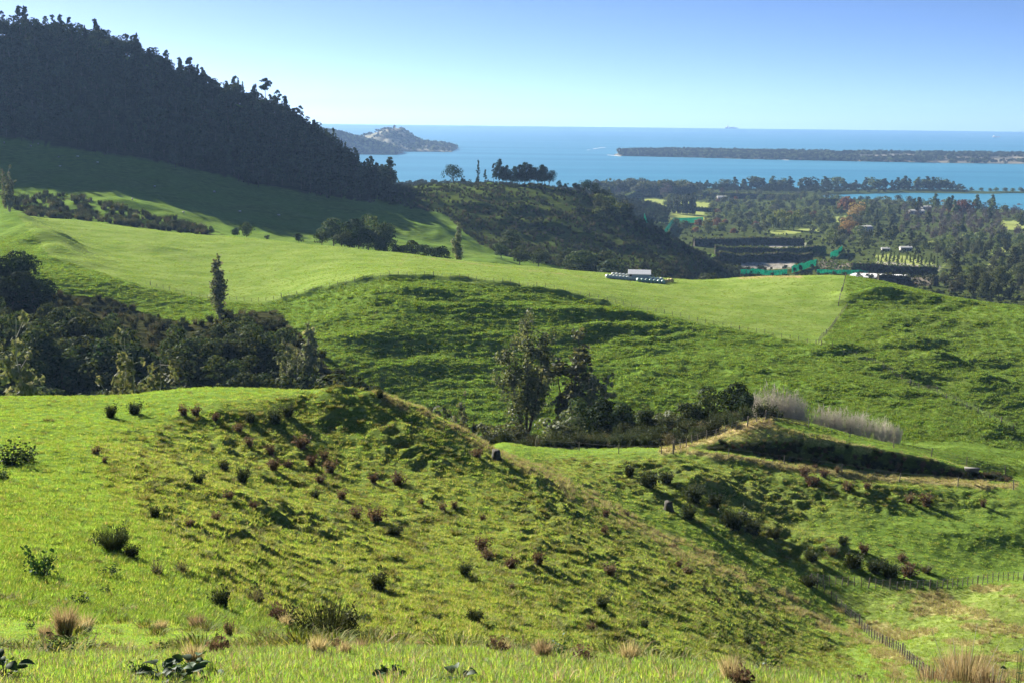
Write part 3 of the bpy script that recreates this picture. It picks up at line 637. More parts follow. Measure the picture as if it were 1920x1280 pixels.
def bare_tree(kind, H, Wd, ns, mat, seed):
    rng = np.random.default_rng(seed); mb = MB(); tw = MB()
    for i in range(ns):
        a = rng.uniform(0, 6.28); r = Wd / 2 * math.sqrt(rng.uniform(0, 1)); hh = H * rng.uniform(.38, 1.0) ** .8 * (1.08 - .3 * r / (Wd / 2))
        t = np.linspace(0, 1, 5); pts = np.column_stack([r * (.6 + .4 * t) * math.cos(a) + rng.normal(0, .015 * H, 5), r * (.6 + .4 * t) * math.sin(a) + rng.normal(0, .015 * H, 5), hh * t])
        (mb if i < 5 else tw).tube(pts, H * .008 * (1 - .75 * t) * (1.6 if i < 5 else .9), 3)
        for k in range(7):
            tt = rng.uniform(.35, .95); p = np.array([np.interp(tt, t, pts[:, j]) for j in range(3)]); e = p + rng.normal(0, .05 * H, 3) + [0, 0, .10 * H]
            tw.tube([p, (p + e) / 2 + rng.normal(0, .01 * H, 3), e], [H * .005, H * .004, H * .002], 3)
    PROTO.setdefault(kind, []).append((mb.mesh('trunk', M[mat]), tw.mesh('branches', M[mat]), H))
for s in range(4): dome_tree('kanuka', 8.0, 7.2, 15, 2100, .36, 'bush_dark', 100 + s, rl=(.17, .29))
for s in range(2): dome_tree('dark_round', 9.0, 8.0, 22, 2600, .36, 'pine', 120 + s, base=.12, rl=(.16, .27))
for s in range(2): dome_tree('brown_scraggy', 5.5, 6.0, 14, 1200, .28, 'poplar_brown', 130 + s, base=.2, rl=(.12, .22))
for s in range(4): dome_tree('forest_round', 11, 8.5, 14, 620, .75, 'forest', 140 + s, base=.22, rl=(.14, .26))
for s in range(3): pine_tree('forest_pine', 14, 6.5, 420, .75, 'forest', 150 + s, .35)
for s in range(2): cone_tree('forest_thin', 13, 4.0, 300, .7, 'forest', 160 + s)
for s in range(3): pine_tree('knoll_pine', 17, 10.5, 1500, .7, 'pine', 170 + s, .30, 20, .9)
dome_tree('knoll_round', 12, 12, 16, 1100, .6, 'pine', 175, base=.3)
pine_tree('umbrella_pine', 19, 10, 700, .65, 'pine', 178, .72, 9, .4)
column_tree('poplar_column', 14, 4.2, 1500, .42, 'poplar', 180)
column_tree('poplar_column', 14, 4.6, 1500, .42, 'poplar', 181)
loose_tree('tall_poplar', 23, 11, 8000, .42, 'poplar_brown', 190, 120)
loose_tree('thin_poplar', 15, 5.5, 4000, .40, 'poplar_brown', 192, 80, base=.15)
loose_tree('small_poplar', 8, 4.0, 700, .34, 'poplar', 193, 34, base=.1)
loose_tree('loose_gum', 12, 7.0, 3000, .36, 'poplar', 194, 110, 'bark_pale', .12, (.035, .065))
for s in range(2): bare_tree('bare_willow', 9, 9, 130, 'dead', 200 + s)
LOW = [('low_round', 'low', 9, 10, 3), ('low_greyround', 'low_grey', 9, 10, 2), ('low_light', 'low_light', 11, 10, 2), ('low_bare', 'low_bare', 12, 9, 2), ('low_orange', 'orange', 15, 15, 1), ('low_russet', 'russet', 9, 9, 1)]
for k, mn, H, Wd, c in LOW:
    for s in range(c): dome_tree(k, H, Wd, 14, 520 if k != 'low_orange' else 900, .95 if k != 'low_bare' else .7, mn, 210 + len(PROTO) * 5 + s, base=.12)
for s in range(2): pine_tree('low_pine', 22, 12, 480, 1.5, 'low', 240 + s, .35, 12, .7)
for s in range(2): cone_tree('low_cone', 12, 6, 420, .8, 'low', 250 + s)
column_tree('low_column', 17, 5.5, 420, 1.1, 'low_grey', 255)
dome_tree('big_dark', 16, 15, 26, 2400, .65, 'low', 260, base=.1, rl=(.13, .24)); dome_tree('big_dark', 15, 13, 24, 2200, .65, 'low', 262, base=.1, rl=(.13, .24))
dome_tree('big_grey', 15, 13, 24, 2000, .6, 'low_grey', 264, base=.15, rl=(.12, .22))
pine_tree('big_pine', 20, 13, 1900, .8, 'low', 266, .15, 20, .6)

# low plants of blades: shrubs, tussocks, tufts
def blades(mb, rng, k, base_r, H, spread, wid, droop=.3, segs=2, mi=0, hv=(.6, 1.1), lean=(0, 0)):
    a = rng.uniform(0, 6.283, k); br = base_r * np.sqrt(rng.uniform(0, 1, k)); a2 = a + rng.normal(0, .5, k)
    h = H * rng.uniform(*hv, k); sp = spread * rng.uniform(.2, 1.0, k)
    b = np.column_stack([br * np.cos(a), br * np.sin(a), np.zeros(k) - .02 * H])
    dirv = np.column_stack([np.cos(a2), np.sin(a2), np.zeros(k)]); side = np.column_stack([-np.sin(a2 + rng.normal(0, .8, k)), np.cos(a2 + rng.normal(0, .8, k)), np.zeros(k)])
    side = unit(side); w = wid * rng.uniform(.6, 1.3, (k, 1)); V = []; F = []
    ln = np.array([lean[0], lean[1], 0])
    for sgi in range(segs + 1):
        t = sgi / segs
        c = b + dirv * (sp * t ** 1.4)[:, None] + ln * H * t * t + np.array([0, 0, 1.0]) * (h * (t - droop * t * t * t))[:, None]
        ww = w * (1 - t) ** .8
        if sgi < segs: V += [c - side * ww, c + side * ww]
        else: V += [c]
    nv = 2 * segs + 1; v = np.stack(V, 1).reshape(-1, 3); i = np.arange(k)[:, None] * nv
    for sgi in range(segs - 1):
        mb.add(v if sgi == 0 else np.zeros((0, 3)), np.hstack([i + 2 * sgi, i + 2 * sgi + 1, i + 2 * sgi + 3, i + 2 * sgi + 2]) if sgi == 0 else np.zeros((0, 4), int), mi)
    base = mb.n - len(v)
    for sgi in range(1, segs - 1): mb.f4.append(np.hstack([i + 2 * sgi, i + 2 * sgi + 1, i + 2 * sgi + 3, i + 2 * sgi + 2]) + base); mb.m4.append(np.full(k, mi))
    mb.f3.append(np.hstack([i + 2 * segs - 2, i + 2 * segs - 1, i + 2 * segs]) + base); mb.m3.append(np.full(k, mi))
def tuft(name, k, base_r, H, spread, wid, mats, seed, droop=.3, segs=2, second=0, lean=(0, 0)):
    rng = np.random.default_rng(seed); mb = MB(); blades(mb, rng, k - second, base_r, H, spread, wid, droop, segs, 0, lean=lean)
    if second: blades(mb, rng, second, base_r, H * 1.15, spread, wid, droop, segs, 1, lean=lean)
    return mb.mesh(name, mats)
SHRUB = {}      # kind -> list of (stem mesh, foliage mesh), one metre tall
def shrub(kind, mat, seed, k=90, wide=.42, leafy=160, ls=.10, upright=.75, base=.06):
    rng = np.random.default_rng(seed); st = MB(); fo = MB(); tips = []
    for i in range(9):
        a = rng.uniform(0, 6.28); r = wide * rng.uniform(.3, 1.0); hh = rng.uniform(.55, .95)
        t = np.linspace(0, 1, 4); p = np.column_stack([base * math.cos(a) + r * t ** 1.3 * math.cos(a), base * math.sin(a) + r * t ** 1.3 * math.sin(a), hh * t - .03])
        st.tube(p, .014 * (1 - .8 * t), 4); tips.append(p)
    blades(fo, rng, k, wide * .35, 1.0, wide * 1.05, .016, .08, 2, 0, (.5, 1.05))
    T = np.vstack(tips)[:, :]; i = rng.choice(len(T), leafy); P = T[i] * [1, 1, 1] + rng.normal(0, .09, (leafy, 3)); P[:, 2] = np.clip(P[:, 2] * rng.uniform(.55, 1.05, leafy), .03, 1.05)
    v, f = cards(P, unit(rng.normal(size=(leafy, 3))), ls, rng, 1.6); fo.add(v, f)
    SHRUB.setdefault(kind, []).append((st.mesh('stem', M['bark']), fo.mesh('foliage', M[mat])))
for s in range(3): shrub('brown', 'brown_shrub', 300 + s, 150, .38, 260, .085)
for s in range(3): shrub('dark', 'dark_shrub', 310 + s, 260, .42, 700, .06)
for s in range(2): shrub('leafy', 'broadleaf', 340 + s, 12, .5, 260, .075)
for s in range(2): shrub('straw', 'straw', 345 + s, 420, .40, 30, .04)
for s in range(2): shrub('grey', 'grey_shrub', 320 + s, 110, .45, 140, .07)
for s in range(2): shrub('bush', 'dark_shrub', 330 + s, 500, .85, 3200, .045)

def scatter(name, pts, rz, sc, idx, meshes, label=None, cat=None):
    """uncountable cover: one object whose points carry copies of a few small plants"""
    me = bpy.data.meshes.new(name); pts = np.ascontiguousarray(pts, np.float32)
    me.vertices.add(len(pts)); me.vertices.foreach_set('co', pts.ravel())
    for nm, tp, a in (('rz', 'FLOAT', rz), ('sc', 'FLOAT', sc), ('pi', 'INT', idx)):
        at = me.attributes.new(nm, tp, 'POINT'); at.data.foreach_set('value', np.ascontiguousarray(a, np.float32 if tp == 'FLOAT' else np.int32))
    o = link(name, me, kind='stuff', label=label)
    pc = bpy.data.collections.new(name + '_kinds')
    for i, mm in enumerate(meshes):
        q = bpy.data.objects.new('%s_kind_%02d' % (name, i), mm); pc.objects.link(q)
    g = bpy.data.node_groups.new(name + '_cover', 'GeometryNodeTree')
    g.interface.new_socket('Geometry', in_out='INPUT', socket_type='NodeSocketGeometry'); g.interface.new_socket('Geometry', in_out='OUTPUT', socket_type='NodeSocketGeometry')
    gi, go = g.nodes.new('NodeGroupInput'), g.nodes.new('NodeGroupOutput'); ip = g.nodes.new('GeometryNodeInstanceOnPoints')
    ci = g.nodes.new('GeometryNodeCollectionInfo'); ci.inputs[0].default_value = pc; ci.inputs[1].default_value = True; ci.inputs[2].default_value = True
    def na(nm, tp):
        x = g.nodes.new('GeometryNodeInputNamedAttribute'); x.data_type = tp; x.inputs[0].default_value = nm; return x.outputs[0]
    cx = g.nodes.new('ShaderNodeCombineXYZ'); g.links.new(na('rz', 'FLOAT'), cx.inputs[2])
    e2r = g.nodes.new('FunctionNodeEulerToRotation'); g.links.new(cx.outputs[0], e2r.inputs[0])
    g.links.new(gi.outputs[0], ip.inputs['Points']); g.links.new(ci.outputs[0], ip.inputs['Instance']); ip.inputs['Pick Instance'].default_value = True
    g.links.new(na('pi', 'INT'), ip.inputs['Instance Index']); g.links.new(e2r.outputs[0], ip.inputs['Rotation']); g.links.new(na('sc', 'FLOAT'), ip.inputs['Scale'])
    g.links.new(ip.outputs[0], go.inputs[0])
    md = o.modifiers.new('cover', 'NODES'); md.node_group = g
    return o
def joined(trunk, crown, name):
    """trunk and crown of a far tree as one mesh, for the woods that read as one mass"""
    vs, fs, mi, nv = [], [], [], 0; mats = []
    f3, f4, m3, m4 = [], [], [], []
    for k, me in enumerate((trunk, crown)):
        co = np.zeros(len(me.vertices) * 3, np.float32); me.vertices.foreach_get('co', co); vs.append(co.reshape(-1, 3))
        lt = np.zeros(len(me.polygons), np.int32); me.polygons.foreach_get('loop_total', lt); li = np.zeros(len(me.loops), np.int32); me.loops.foreach_get('vertex_index', li)
        st = np.zeros(len(me.polygons), np.int32); me.polygons.foreach_get('loop_start', st)
        for n_, fl, ml in ((3, f3, m3), (4, f4, m4)):
            s = st[lt == n_]
            if len(s): fl.append(li[s[:, None] + np.arange(n_)[None]] + nv); ml.append(np.full(len(s), k))
        nv += len(me.vertices); mats.append(me.materials[0])
    F = []; MI = []
    if f3: F.append(np.vstack(f3)); MI.append(np.concatenate(m3))
    if f4: F.append(np.vstack(f4)); MI.append(np.concatenate(m4))
    return mesh_np(name, np.vstack(vs), F, mats, False, np.concatenate(MI))
print('plant kinds', round(time.time() - T0, 1), 's')
# ---------------------------------------------------------------- placing things
ORD = ['leftmost'] + ['%dth' % i for i in range(2, 60)] if False else ['leftmost', 'second', 'third', 'fourth', 'fifth', 'sixth', 'seventh', 'eighth', 'ninth', 'tenth', 'eleventh', 'twelfth', 'thirteenth', 'fourteenth', 'fifteenth', 'sixteenth', 'seventeenth', 'eighteenth', 'nineteenth', 'twentieth']
NUM = ['zero', 'one', 'two', 'three', 'four', 'five', 'six', 'seven', 'eight', 'nine', 'ten', 'eleven', 'twelve', 'thirteen', 'fourteen', 'fifteen', 'sixteen', 'seventeen', 'eighteen', 'nineteen', 'twenty']
def nth(i, n):
    if n > 20: return 'leftmost in the line' if i == 0 else '%d%s from left in the line' % (i + 1, {1: 'st', 2: 'nd', 3: 'rd'}.get((i + 1) % 10 if not 10 < i + 1 < 14 else 0, 'th'))
    return 'leftmost of the %s' % NUM[n] if i == 0 else ('rightmost of the %s' % NUM[n] if i == n - 1 else '%s from left of the %s' % (ORD[i], NUM[n]))
TREES = []
def put_tree(kind, x, y, scale, name, label, group=None, var=None, rz=None, wide=1.0, sink=.15, cat='tree', z=None):
    L = PROTO[kind]; tk, cr, H = L[(len(TREES) if var is None else var) % len(L)]
    zz = ground(x, y) if z is None else z
    e = link(name, None, None, (x, y, float(zz) - sink * scale), random.uniform(0, 6.28) if rz is None else rz, (scale * wide, scale * wide, scale), label, cat, group)
    e.empty_display_size = .5
    link('trunk', tk, e); link('branches' if kind.startswith('bare') else 'crown', cr, e)
    TREES.append(e); return e
def tree_to(kind, px, top, Y, name, label, group=None, wide=1.0, var=None, hmax=None):
    """a tree standing at forward distance Y whose tip shows at (px, top)"""
    d = ray([px], [top])[0]; x = d[0] * Y; zt = EYE + d[2] * Y; zg = float(ground(x, Y)); H = max(1.5, zt - zg)
    k = PROTO[kind][0][2]
    return put_tree(kind, x, Y, H / k, name, label, group, var, None, wide)

# --- the big landmark trees of the gully
tree_to('tall_poplar', 990, 586, 216, 'poplar_tree', 'tall loose poplar with browning leaves rising from the gully', wide=.92)
tree_to('thin_poplar', 1086, 632, 208, 'poplar_tree', 'thin half bare poplar just right of the tall poplar', wide=1.5)
tree_to('loose_gum', 1112, 690, 200, 'poplar_tree', 'bushy grey leaved tree below the thin half bare poplar', wide=.9)
tree_to('small_poplar', 868, 727, 178, 'poplar_tree', 'small upright poplar left of the tall gully poplar', wide=.75)
tree_to('poplar_column', 408, 471, 292, 'poplar_tree', 'grey green columnar poplar standing above the dark bush gully', wide=1.25)
tree_to('poplar_column', 405, 590, 262, 'poplar_tree', 'second columnar poplar among dark bush below the taller one', wide=1.1)
tree_to('poplar_column', 578, 596, 226, 'poplar_tree', 'columnar poplar at right end of the dark bush', wide=1.1)
tree_to('loose_gum', 540, 640, 222, 'poplar_tree', 'loose grey tree close beside the columnar poplar at bush end', wide=.8)
tree_to('loose_gum', 22, 596, 150, 'gum_tree', 'sparse pale leaved tree at left edge in front of dark bush', wide=.8)
tree_to('loose_gum', 238, 628, 150, 'gum_tree', 'sparse pale leaved tree in front of dark bush, behind near crest', wide=.8)
tree_to('loose_gum', 14, 312, 505, 'gum_tree', 'bare looking tree at left edge above the bright bench', wide=.7)
dk = [(1055, 768, 176, 'brown_scraggy', 1.4), (1085, 745, 184, 'kanuka', 1.0), (1140, 732, 178, 'dark_round', 1.1), (1172, 752, 176, 'kanuka', 1.0), (1215, 758, 172, 'kanuka', 1.1), (1255, 762, 170, 'brown_scraggy', 1.3), (1290, 752, 168, 'kanuka', 1.0), (1330, 722, 170, 'kanuka', 1.05), (1376, 697, 176, 'dark_round', .95), (1400, 730, 172, 'dark_round', .7), (1030, 800, 182, 'brown_scraggy', 1.2)]
dk.sort()
for i, (px, tp, Y, k, w) in enumerate(dk):
    tree_to(k, px, tp, Y, 'gully_tree', 'dark evergreen tree, %s clumped right of the tall poplar' % nth(i, len(dk)), 'dark trees along the gully', w)
for i, (px, tp, Y) in enumerate([(915, 790, 180), (945, 782, 184), (968, 792, 182), (640, 700, 190), (612, 712, 185), (770, 742, 172), (795, 752, 168)]):
    tree_to('brown_scraggy' if i < 3 or i > 4 else 'kanuka', px, tp, Y, 'low_bush', ['grey green low bush at left foot of tall poplar', 'pale low bush touching the trunk of tall poplar', 'low brown bush under the tall poplar', 'dark low bush at right tip of bush gully', 'dark low bush below the columnar poplar', 'low bush peeping over near crest, left of small poplar', 'low brown bush peeping over the crest beside small poplar'][i], None, 1.1)
for i, (px, tp, Y, w) in enumerate([(1448, 714, 166, .8), (1478, 718, 165, .8), (1498, 742, 163, .7), (1548, 752, 163, .8), (1580, 758, 162, .8), (1615, 764, 161, .8), (1655, 778, 160, .8), (1680, 790, 160, .7)]):
    tree_to('bare_willow', px, tp, Y, 'bare_willow', 'leafless pale grey thicket, %s behind the fenced mound' % nth(i, 8), 'bare thickets behind the mound', w)

# --- dark bush filling the gully on the left
def poisson(cands, dmin):
    keep = []; cell = {}
    for i, (x, y) in enumerate(cands):
        c = (int(x // dmin), int(y // dmin)); ok = True
        for a in (-1, 0, 1):
            for b in (-1, 0, 1):
                for j in cell.get((c[0] + a, c[1] + b), ()):
                    if (cands[j][0] - x) ** 2 + (cands[j][1] - y) ** 2 < dmin * dmin: ok = False
        if ok: keep.append(i); cell.setdefault(c, []).append(i)
    return keep
BL = np.array([(-500, 440), (-100, 500), (0, 552), (100, 560), (200, 572), (250, 640), (300, 660), (335, 604), (370, 592), (440, 582), (500, 570), (530, 630), (590, 690), (650, 726), (700, 800)])
Yc = RNG.uniform(150, 316, 14000); uc = RNG.uniform(-.52, -.11, 14000); xc = uc * Yc; zc_ = ground(xc, Yc)
kp = poisson(list(zip(xc, Yc)), 3.9); n_b = 0
for i in kp:
    sc = RNG.uniform(.85, 1.4); px, py = project(xc[i], Yc[i], zc_[i] + 8 * sc); px2, pyb = project(xc[i], Yc[i], zc_[i])
    if py < np.interp(px, BL[:, 0], BL[:, 1]) or px > 660: continue
    if px < -60 and RNG.uniform() < .6: continue
    if py > 742 - .03 * max(0, px): continue
    put_tree('kanuka', xc[i], Yc[i], sc, 'bush_tree', 'rounded dark evergreen tree in the dense bush filling the left gully', 'dark bush trees in the left gully', None, None, RNG.uniform(.9, 1.25)); n_b += 1
for i, (px, tp, Y) in enumerate([(12, 452, 305), (48, 470, 300), (20, 490, 288), (-40, 440, 310), (60, 505, 285)]):
    tree_to('dark_round', px, tp, Y, 'bush_tree', 'big dark rounded tree in the clump at left edge below the bright bench', 'dark clump at the left edge', 1.0)
# trees in the dip behind the bright bench
bb = [(330, 412, 522), (365, 420, 520), (395, 424, 515), (440, 424, 515), (462, 416, 512), (500, 440, 508), (560, 436, 505), (603, 428, 505), (625, 408, 512), (655, 396, 530), (690, 402, 530), (706, 404, 505), (672, 420, 500), (640, 432, 498), (722, 432, 498), (745, 452, 490), (772, 450, 486), (800, 456, 482), (828, 458, 480)]
for i, (px, tp, Y) in enumerate(bb):
    tree_to('kanuka' if i % 3 else 'dark_round', px, tp, Y, 'dip_tree', 'dark tree, %s behind the crest of the bright bench' % nth(i, len(bb)), 'dark trees behind the bench crest', 1.05)
tree_to('poplar_column', 858, 412, 482, 'dip_tree', 'tall narrow dark tree standing behind the bench crest below knoll', None, 1.0)
for i, (px, tp, Y) in enumerate([(960, 430, 640), (940, 455, 600), (975, 460, 590), (1010, 465, 600), (1060, 470, 610), (1100, 462, 600), (1130, 470, 600), (1070, 490, 560), (1150, 485, 580), (1200, 500, 580), (1322, 512, 570)]):
    tree_to('kanuka', px, tp, Y, 'face_bush', 'dark bush, %s dotted over the foot of the shaded knoll' % nth(i, 11), 'bushes at the foot of the knoll', 1.2)
# pines along the knoll
kn = sorted([(850, 307, 'knoll_round', .95), (868, 330, 'forest_round', 1), (897, 299, 'forest_thin', .8), (910, 318, 'forest_pine', .8), (926, 306, 'forest_pine', .7), (936, 299, 'knoll_pine', .9), (950, 310, 'knoll_pine', .9), (965, 312, 'knoll_pine', 1), (984, 305, 'knoll_pine', 1.15), (1002, 314, 'knoll_pine', 1), (1017, 309, 'knoll_pine', 1.1), (1030, 318, 'knoll_round', .8), (943, 312, 'knoll_pine', 1), (958, 316, 'knoll_round', .8), (975, 309, 'knoll_pine', 1), (993, 308, 'knoll_pine', 1.1), (1009, 312, 'knoll_round', .9), (1022, 313, 'knoll_pine', 1.1), (1048, 338, 'forest_round', .9), (1062, 342, 'forest_round', 1), (1080, 338, 'forest_round', 1), (1098, 336, 'knoll_round', .9), (1112, 342, 'knoll_round', .9), (1124, 352, 'forest_round', 1)])
for i, (px, tp, k, w) in enumerate(kn):
    tree_to(k, px, tp, 866 - (6 if px > 1080 else 0), 'knoll_pine', 'dark pine, %s standing along the knoll against the sea' % nth(i, len(kn)), 'pines along the knoll', w)
ft = [(700, 352, 790), (712, 344, 800), (724, 340, 815), (735, 345, 815), (748, 348, 820), (760, 346, 830), (772, 350, 825), (785, 352, 845), (745, 362, 780), (762, 366, 775), (780, 366, 780), (730, 362, 770), (770, 382, 745), (750, 378, 745)]
ft.sort()
for i, (px, tp, Y) in enumerate(ft): tree_to('kanuka' if i % 2 else 'forest_round', px, tp, Y, 'forest_foot_tree', 'dark tree, %s where the forest meets the knoll' % nth(i, len(ft)), 'trees between forest and knoll', 1.2)
# odd skyline trees of the forest hill
for i, (px, tp, k, w) in enumerate([(497, 146, 'umbrella_pine', 1.0), (478, 158, 'knoll_pine', .7), (440, 142, 'forest_pine', 1.0), (563, 198, 'forest_pine', .9), (515, 178, 'forest_pine', .7), (245, 58, 'forest_round', .9), (188, 42, 'forest_round', .8), (630, 250, 'forest_thin', .9), (50, 26, 'forest_pine', .9), (716, 318, 'forest_pine', .8)]):
    tree_to(k, px, tp, 801, 'skyline_tree', ['umbrella shaped pine with bare trunk high on the forest skyline', 'pine just left of the umbrella shaped skyline pine', 'wide topped pine left of the umbrella pine on skyline', 'lone dark pine lowest on the forest skyline before the sea', 'small pine right of the umbrella shaped skyline pine', 'round topped tree sticking up from the upper forest skyline', 'round tree at the top left part of forest skyline', 'thin conifer on the steep seaward end of forest hill', 'spreading tree at the top left of the forest skyline', 'small pine at the foot of the forest beside the sea'][i], None, w)

# --- forest covering the tall hill: the largest in view as trees, the rest as one mass
Yc = RNG.uniform(690, 835, 60000); uc = RNG.uniform(-.80, -.085, 60000); xc = uc * Yc
px, py = project(xc, Yc, ground(xc, Yc))
low_edge = np.interp(px, [-2000, 0, 300, 500, 700, 760], [180, 258, 303, 350, 382, 380]); ok = (py < low_edge + 6 * np.sin(px / 23)) & (px < 735)
cand = list(zip(xc[ok], Yc[ok])); kp = poisson(cand, 4.5); P = np.array([cand[i] for i in kp]); fz = ground(P[:, 0], P[:, 1])
px, py = project(P[:, 0], P[:, 1], fz); vis = (px > -20) & (px < 740)
kinds = np.where(RNG.uniform(size=len(P)) < .66, 0, np.where(RNG.uniform(size=len(P)) < .7, 1, 2)); scl = RNG.uniform(.6, 1.25, len(P)) * np.where((P[:, 1] > 786) & (kinds > 0), RNG.uniform(.9, 1.2, len(P)), 1) * np.where(P[:, 1] > 785, 1.0, .95)
order = np.argsort(-(scl + .5 * (P[:, 1] > 788) - 2.0 * ~vis + .15 * RNG.uniform(size=len(P))))
KN = ['forest_round', 'forest_pine', 'forest_thin']
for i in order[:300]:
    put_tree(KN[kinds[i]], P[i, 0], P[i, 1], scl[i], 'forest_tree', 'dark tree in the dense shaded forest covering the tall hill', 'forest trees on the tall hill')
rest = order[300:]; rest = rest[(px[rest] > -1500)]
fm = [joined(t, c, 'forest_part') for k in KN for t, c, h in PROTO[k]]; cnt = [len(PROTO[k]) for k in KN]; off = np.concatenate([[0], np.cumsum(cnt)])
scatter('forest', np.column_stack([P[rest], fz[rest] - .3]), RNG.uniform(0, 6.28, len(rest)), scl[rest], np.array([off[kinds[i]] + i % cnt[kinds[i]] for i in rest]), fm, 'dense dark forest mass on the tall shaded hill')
print('forest', len(P), 'bush', n_b, round(time.time() - T0, 1), 's')

# --- scrub: bracken and gorse that nobody could count
def cover(name, cond, n, ylo, yhi, ulo, uhi, meshes, smin, smax, label=None, dz=0.0, seed=1, byarea=False):
    rng = np.random.default_rng(seed)
    Y = np.sqrt(rng.uniform(ylo ** 2, yhi ** 2, n)) if byarea else np.exp(rng.uniform(math.log(ylo), math.log(yhi), n)); u = rng.uniform(ulo, uhi, n); x = u * Y
    k = cond(x, Y, rng); x, Y = x[k], Y[k]
    return scatter(name, np.column_stack([x, Y, ground(x, Y) - dz]), rng.uniform(0, 6.28, len(x)), rng.uniform(smin, smax, len(x)), rng.integers(0, len(meshes), len(x)), meshes, label)
sh_j = [joined(a, b, 'scrub_part') for k in ('dark', 'brown', 'bush') for a, b in SHRUB[k]]
kn_j = [joined(a, b, 'scrub_part') for k in ('dark', 'dark', 'grey', 'dark') for a, b in SHRUB[k][:2]]
bush_j = [joined(t, c, 'scrub_part') for t, c, h in PROTO['forest_round']]
def on_knoll(x, y, r):
    px, py = project(x, y, ground(x, y)); return (grid_at(scrub, x, y) > .3) & (px > 690) & (px < 1420) & (r.uniform(size=len(x)) < .35 + .65 * (fbm(x / 25, y / 25, 2, 90) > -.05))
cover('bracken', on_knoll, 10000, 590, 880, -.12, .22, kn_j, .9, 2.4, 'dark bracken and gorse covering the shaded knoll', 0.1, 91)
cover('hill_scrub', lambda x, y, r: (grid_at(scrub, x, y) > .4) & (x < -.24 * y), 2500, 505, 600, -.46, -.2, kn_j, 1.2, 3.4, 'low dark scrub on the sunlit rise under the forest hill', 0.1, 92)
cover('bush_floor', lambda x, y, r: (grid_at(scrub, x, y) > .4), 4500, 135, 318, -.5, .22, kn_j, 1.0, 2.4, 'low undergrowth between the gully trees', 0.1, 93)
cover('bank_growth', lambda x, y, r: (grid_at(scrub, x, y) > .5) & (y > 142), 1800, 142, 149, .1, .42, sh_j, .35, .8, 'dark growth hanging on the cut bank above the track', 0.1, 94)

# --- shrubs on the near slopes
def put_shrub(kind, px, py, hp, label, group, name='shrub', wide=1.0, cat='shrub'):
    p = pick([px], [py])[0]; s = hp * p[1] / FPX * .88
    st, fo = SHRUB[kind][random.randrange(len(SHRUB[kind]))]
    e = link(name, None, None, (p[0], p[1], p[2] - .05), random.uniform(0, 6.28), (s * wide, s * wide, s), label, cat, group)
    link('stem', st, e); link('foliage', fo, e); return e
def shrub_row(rows, text, group, name='shrub'):
    rows = sorted(rows)
    for i, (px, py, hp, k, *w) in enumerate(rows):
        col = {'brown': 'reddish brown', 'dark': 'dark green', 'grey': 'grey twiggy', 'bush': 'dense dark'}[k]
        put_shrub(k, px, py, hp, '%s shrub, %s %s' % (col, nth(i, len(rows)), text), group, name, w[0] if w else 1.0)
shrub_row([(208, 782, 36, 'dark'), (252, 776, 34, 'dark', 1.2), (344, 778, 30, 'brown'), (367, 778, 26, 'brown', 1.2), (403, 787, 24, 'brown'), (448, 808, 26, 'brown', 1.2), (470, 790, 26, 'dark', 1.3), (515, 792, 42, 'dark', 1.1), (540, 780, 34, 'dark', 1.2), (712, 744, 22, 'dark', 1.2)], 'along the near crest', 'shrubs along the near crest')
shrub_row([(180, 853, 28, 'brown'), (196, 866, 18, 'brown'), (372, 905, 30, 'dark', 1.2), (455, 905, 44, 'dark'), (430, 936, 26, 'brown', 1.2), (475, 952, 22, 'brown', 1.4), (420, 880, 26, 'dark', 1.3), (290, 968, 32, 'dark', 1.1), (356, 986, 24, 'brown', 1.2), (404, 975, 26, 'brown', 1.2)], 'in the left hollow', 'shrubs in the left hollow')
shrub_row([(468, 836, 28, 'brown'), (508, 852, 30, 'brown'), (513, 882, 36, 'brown'), (540, 875, 22, 'brown', 1.2), (565, 840, 38, 'brown', 1.2), (585, 872, 32, 'brown'), (608, 860, 28, 'brown'), (620, 886, 38, 'brown', 1.1), (600, 905, 26, 'brown', 1.2), (640, 935, 30, 'brown', 1.1), (668, 972, 34, 'brown', 1.1), (705, 978, 46, 'brown', 1.1), (740, 1005, 34, 'dark', 1.3), (745, 908, 38, 'brown', 1.1), (700, 905, 30, 'brown'), (590, 935, 26, 'dark', 1.3)], 'across the middle slope', 'brown shrubs across the middle slope')
shrub_row([(830, 958, 26, 'brown'), (852, 952, 22, 'brown'), (790, 945, 20, 'brown'), (905, 1030, 42, 'brown'), (914, 1048, 34, 'brown', 1.2), (957, 1064, 32, 'brown', 1.2), (1010, 1054, 36, 'brown'), (870, 1077, 36, 'dark'), (958, 1104, 18, 'brown'), (890, 1168, 44, 'dark'), (820, 1162, 22, 'dark', 1.3), (710, 1104, 50, 'dark', 1.1), (895, 856, 26, 'brown', 1.3), (905, 975, 18, 'brown', 1.2)], 'on the slope centre', 'shrubs on the centre of the near slope')
shrub_row([(1145, 1078, 34, 'brown', 1.1), (1128, 1140, 36, 'dark', 1.2), (1108, 1182, 28, 'brown'), (1208, 1176, 28, 'dark'), (1135, 968, 24, 'brown'), (1132, 1000, 24, 'brown'), (1175, 968, 18, 'brown', 1.2), (1262, 1030, 20, 'brown', 1.1), (1290, 1078, 28, 'brown', 1.2), (1273, 1062, 22, 'brown'), (1320, 1112, 20, 'dark'), (1345, 1128, 18, 'brown'), (1402, 1206, 28, 'dark'), (1430, 1212, 20, 'brown'), (1455, 1220, 16, 'grey')], 'at right slope foot', 'shrubs at the right of the near slope')
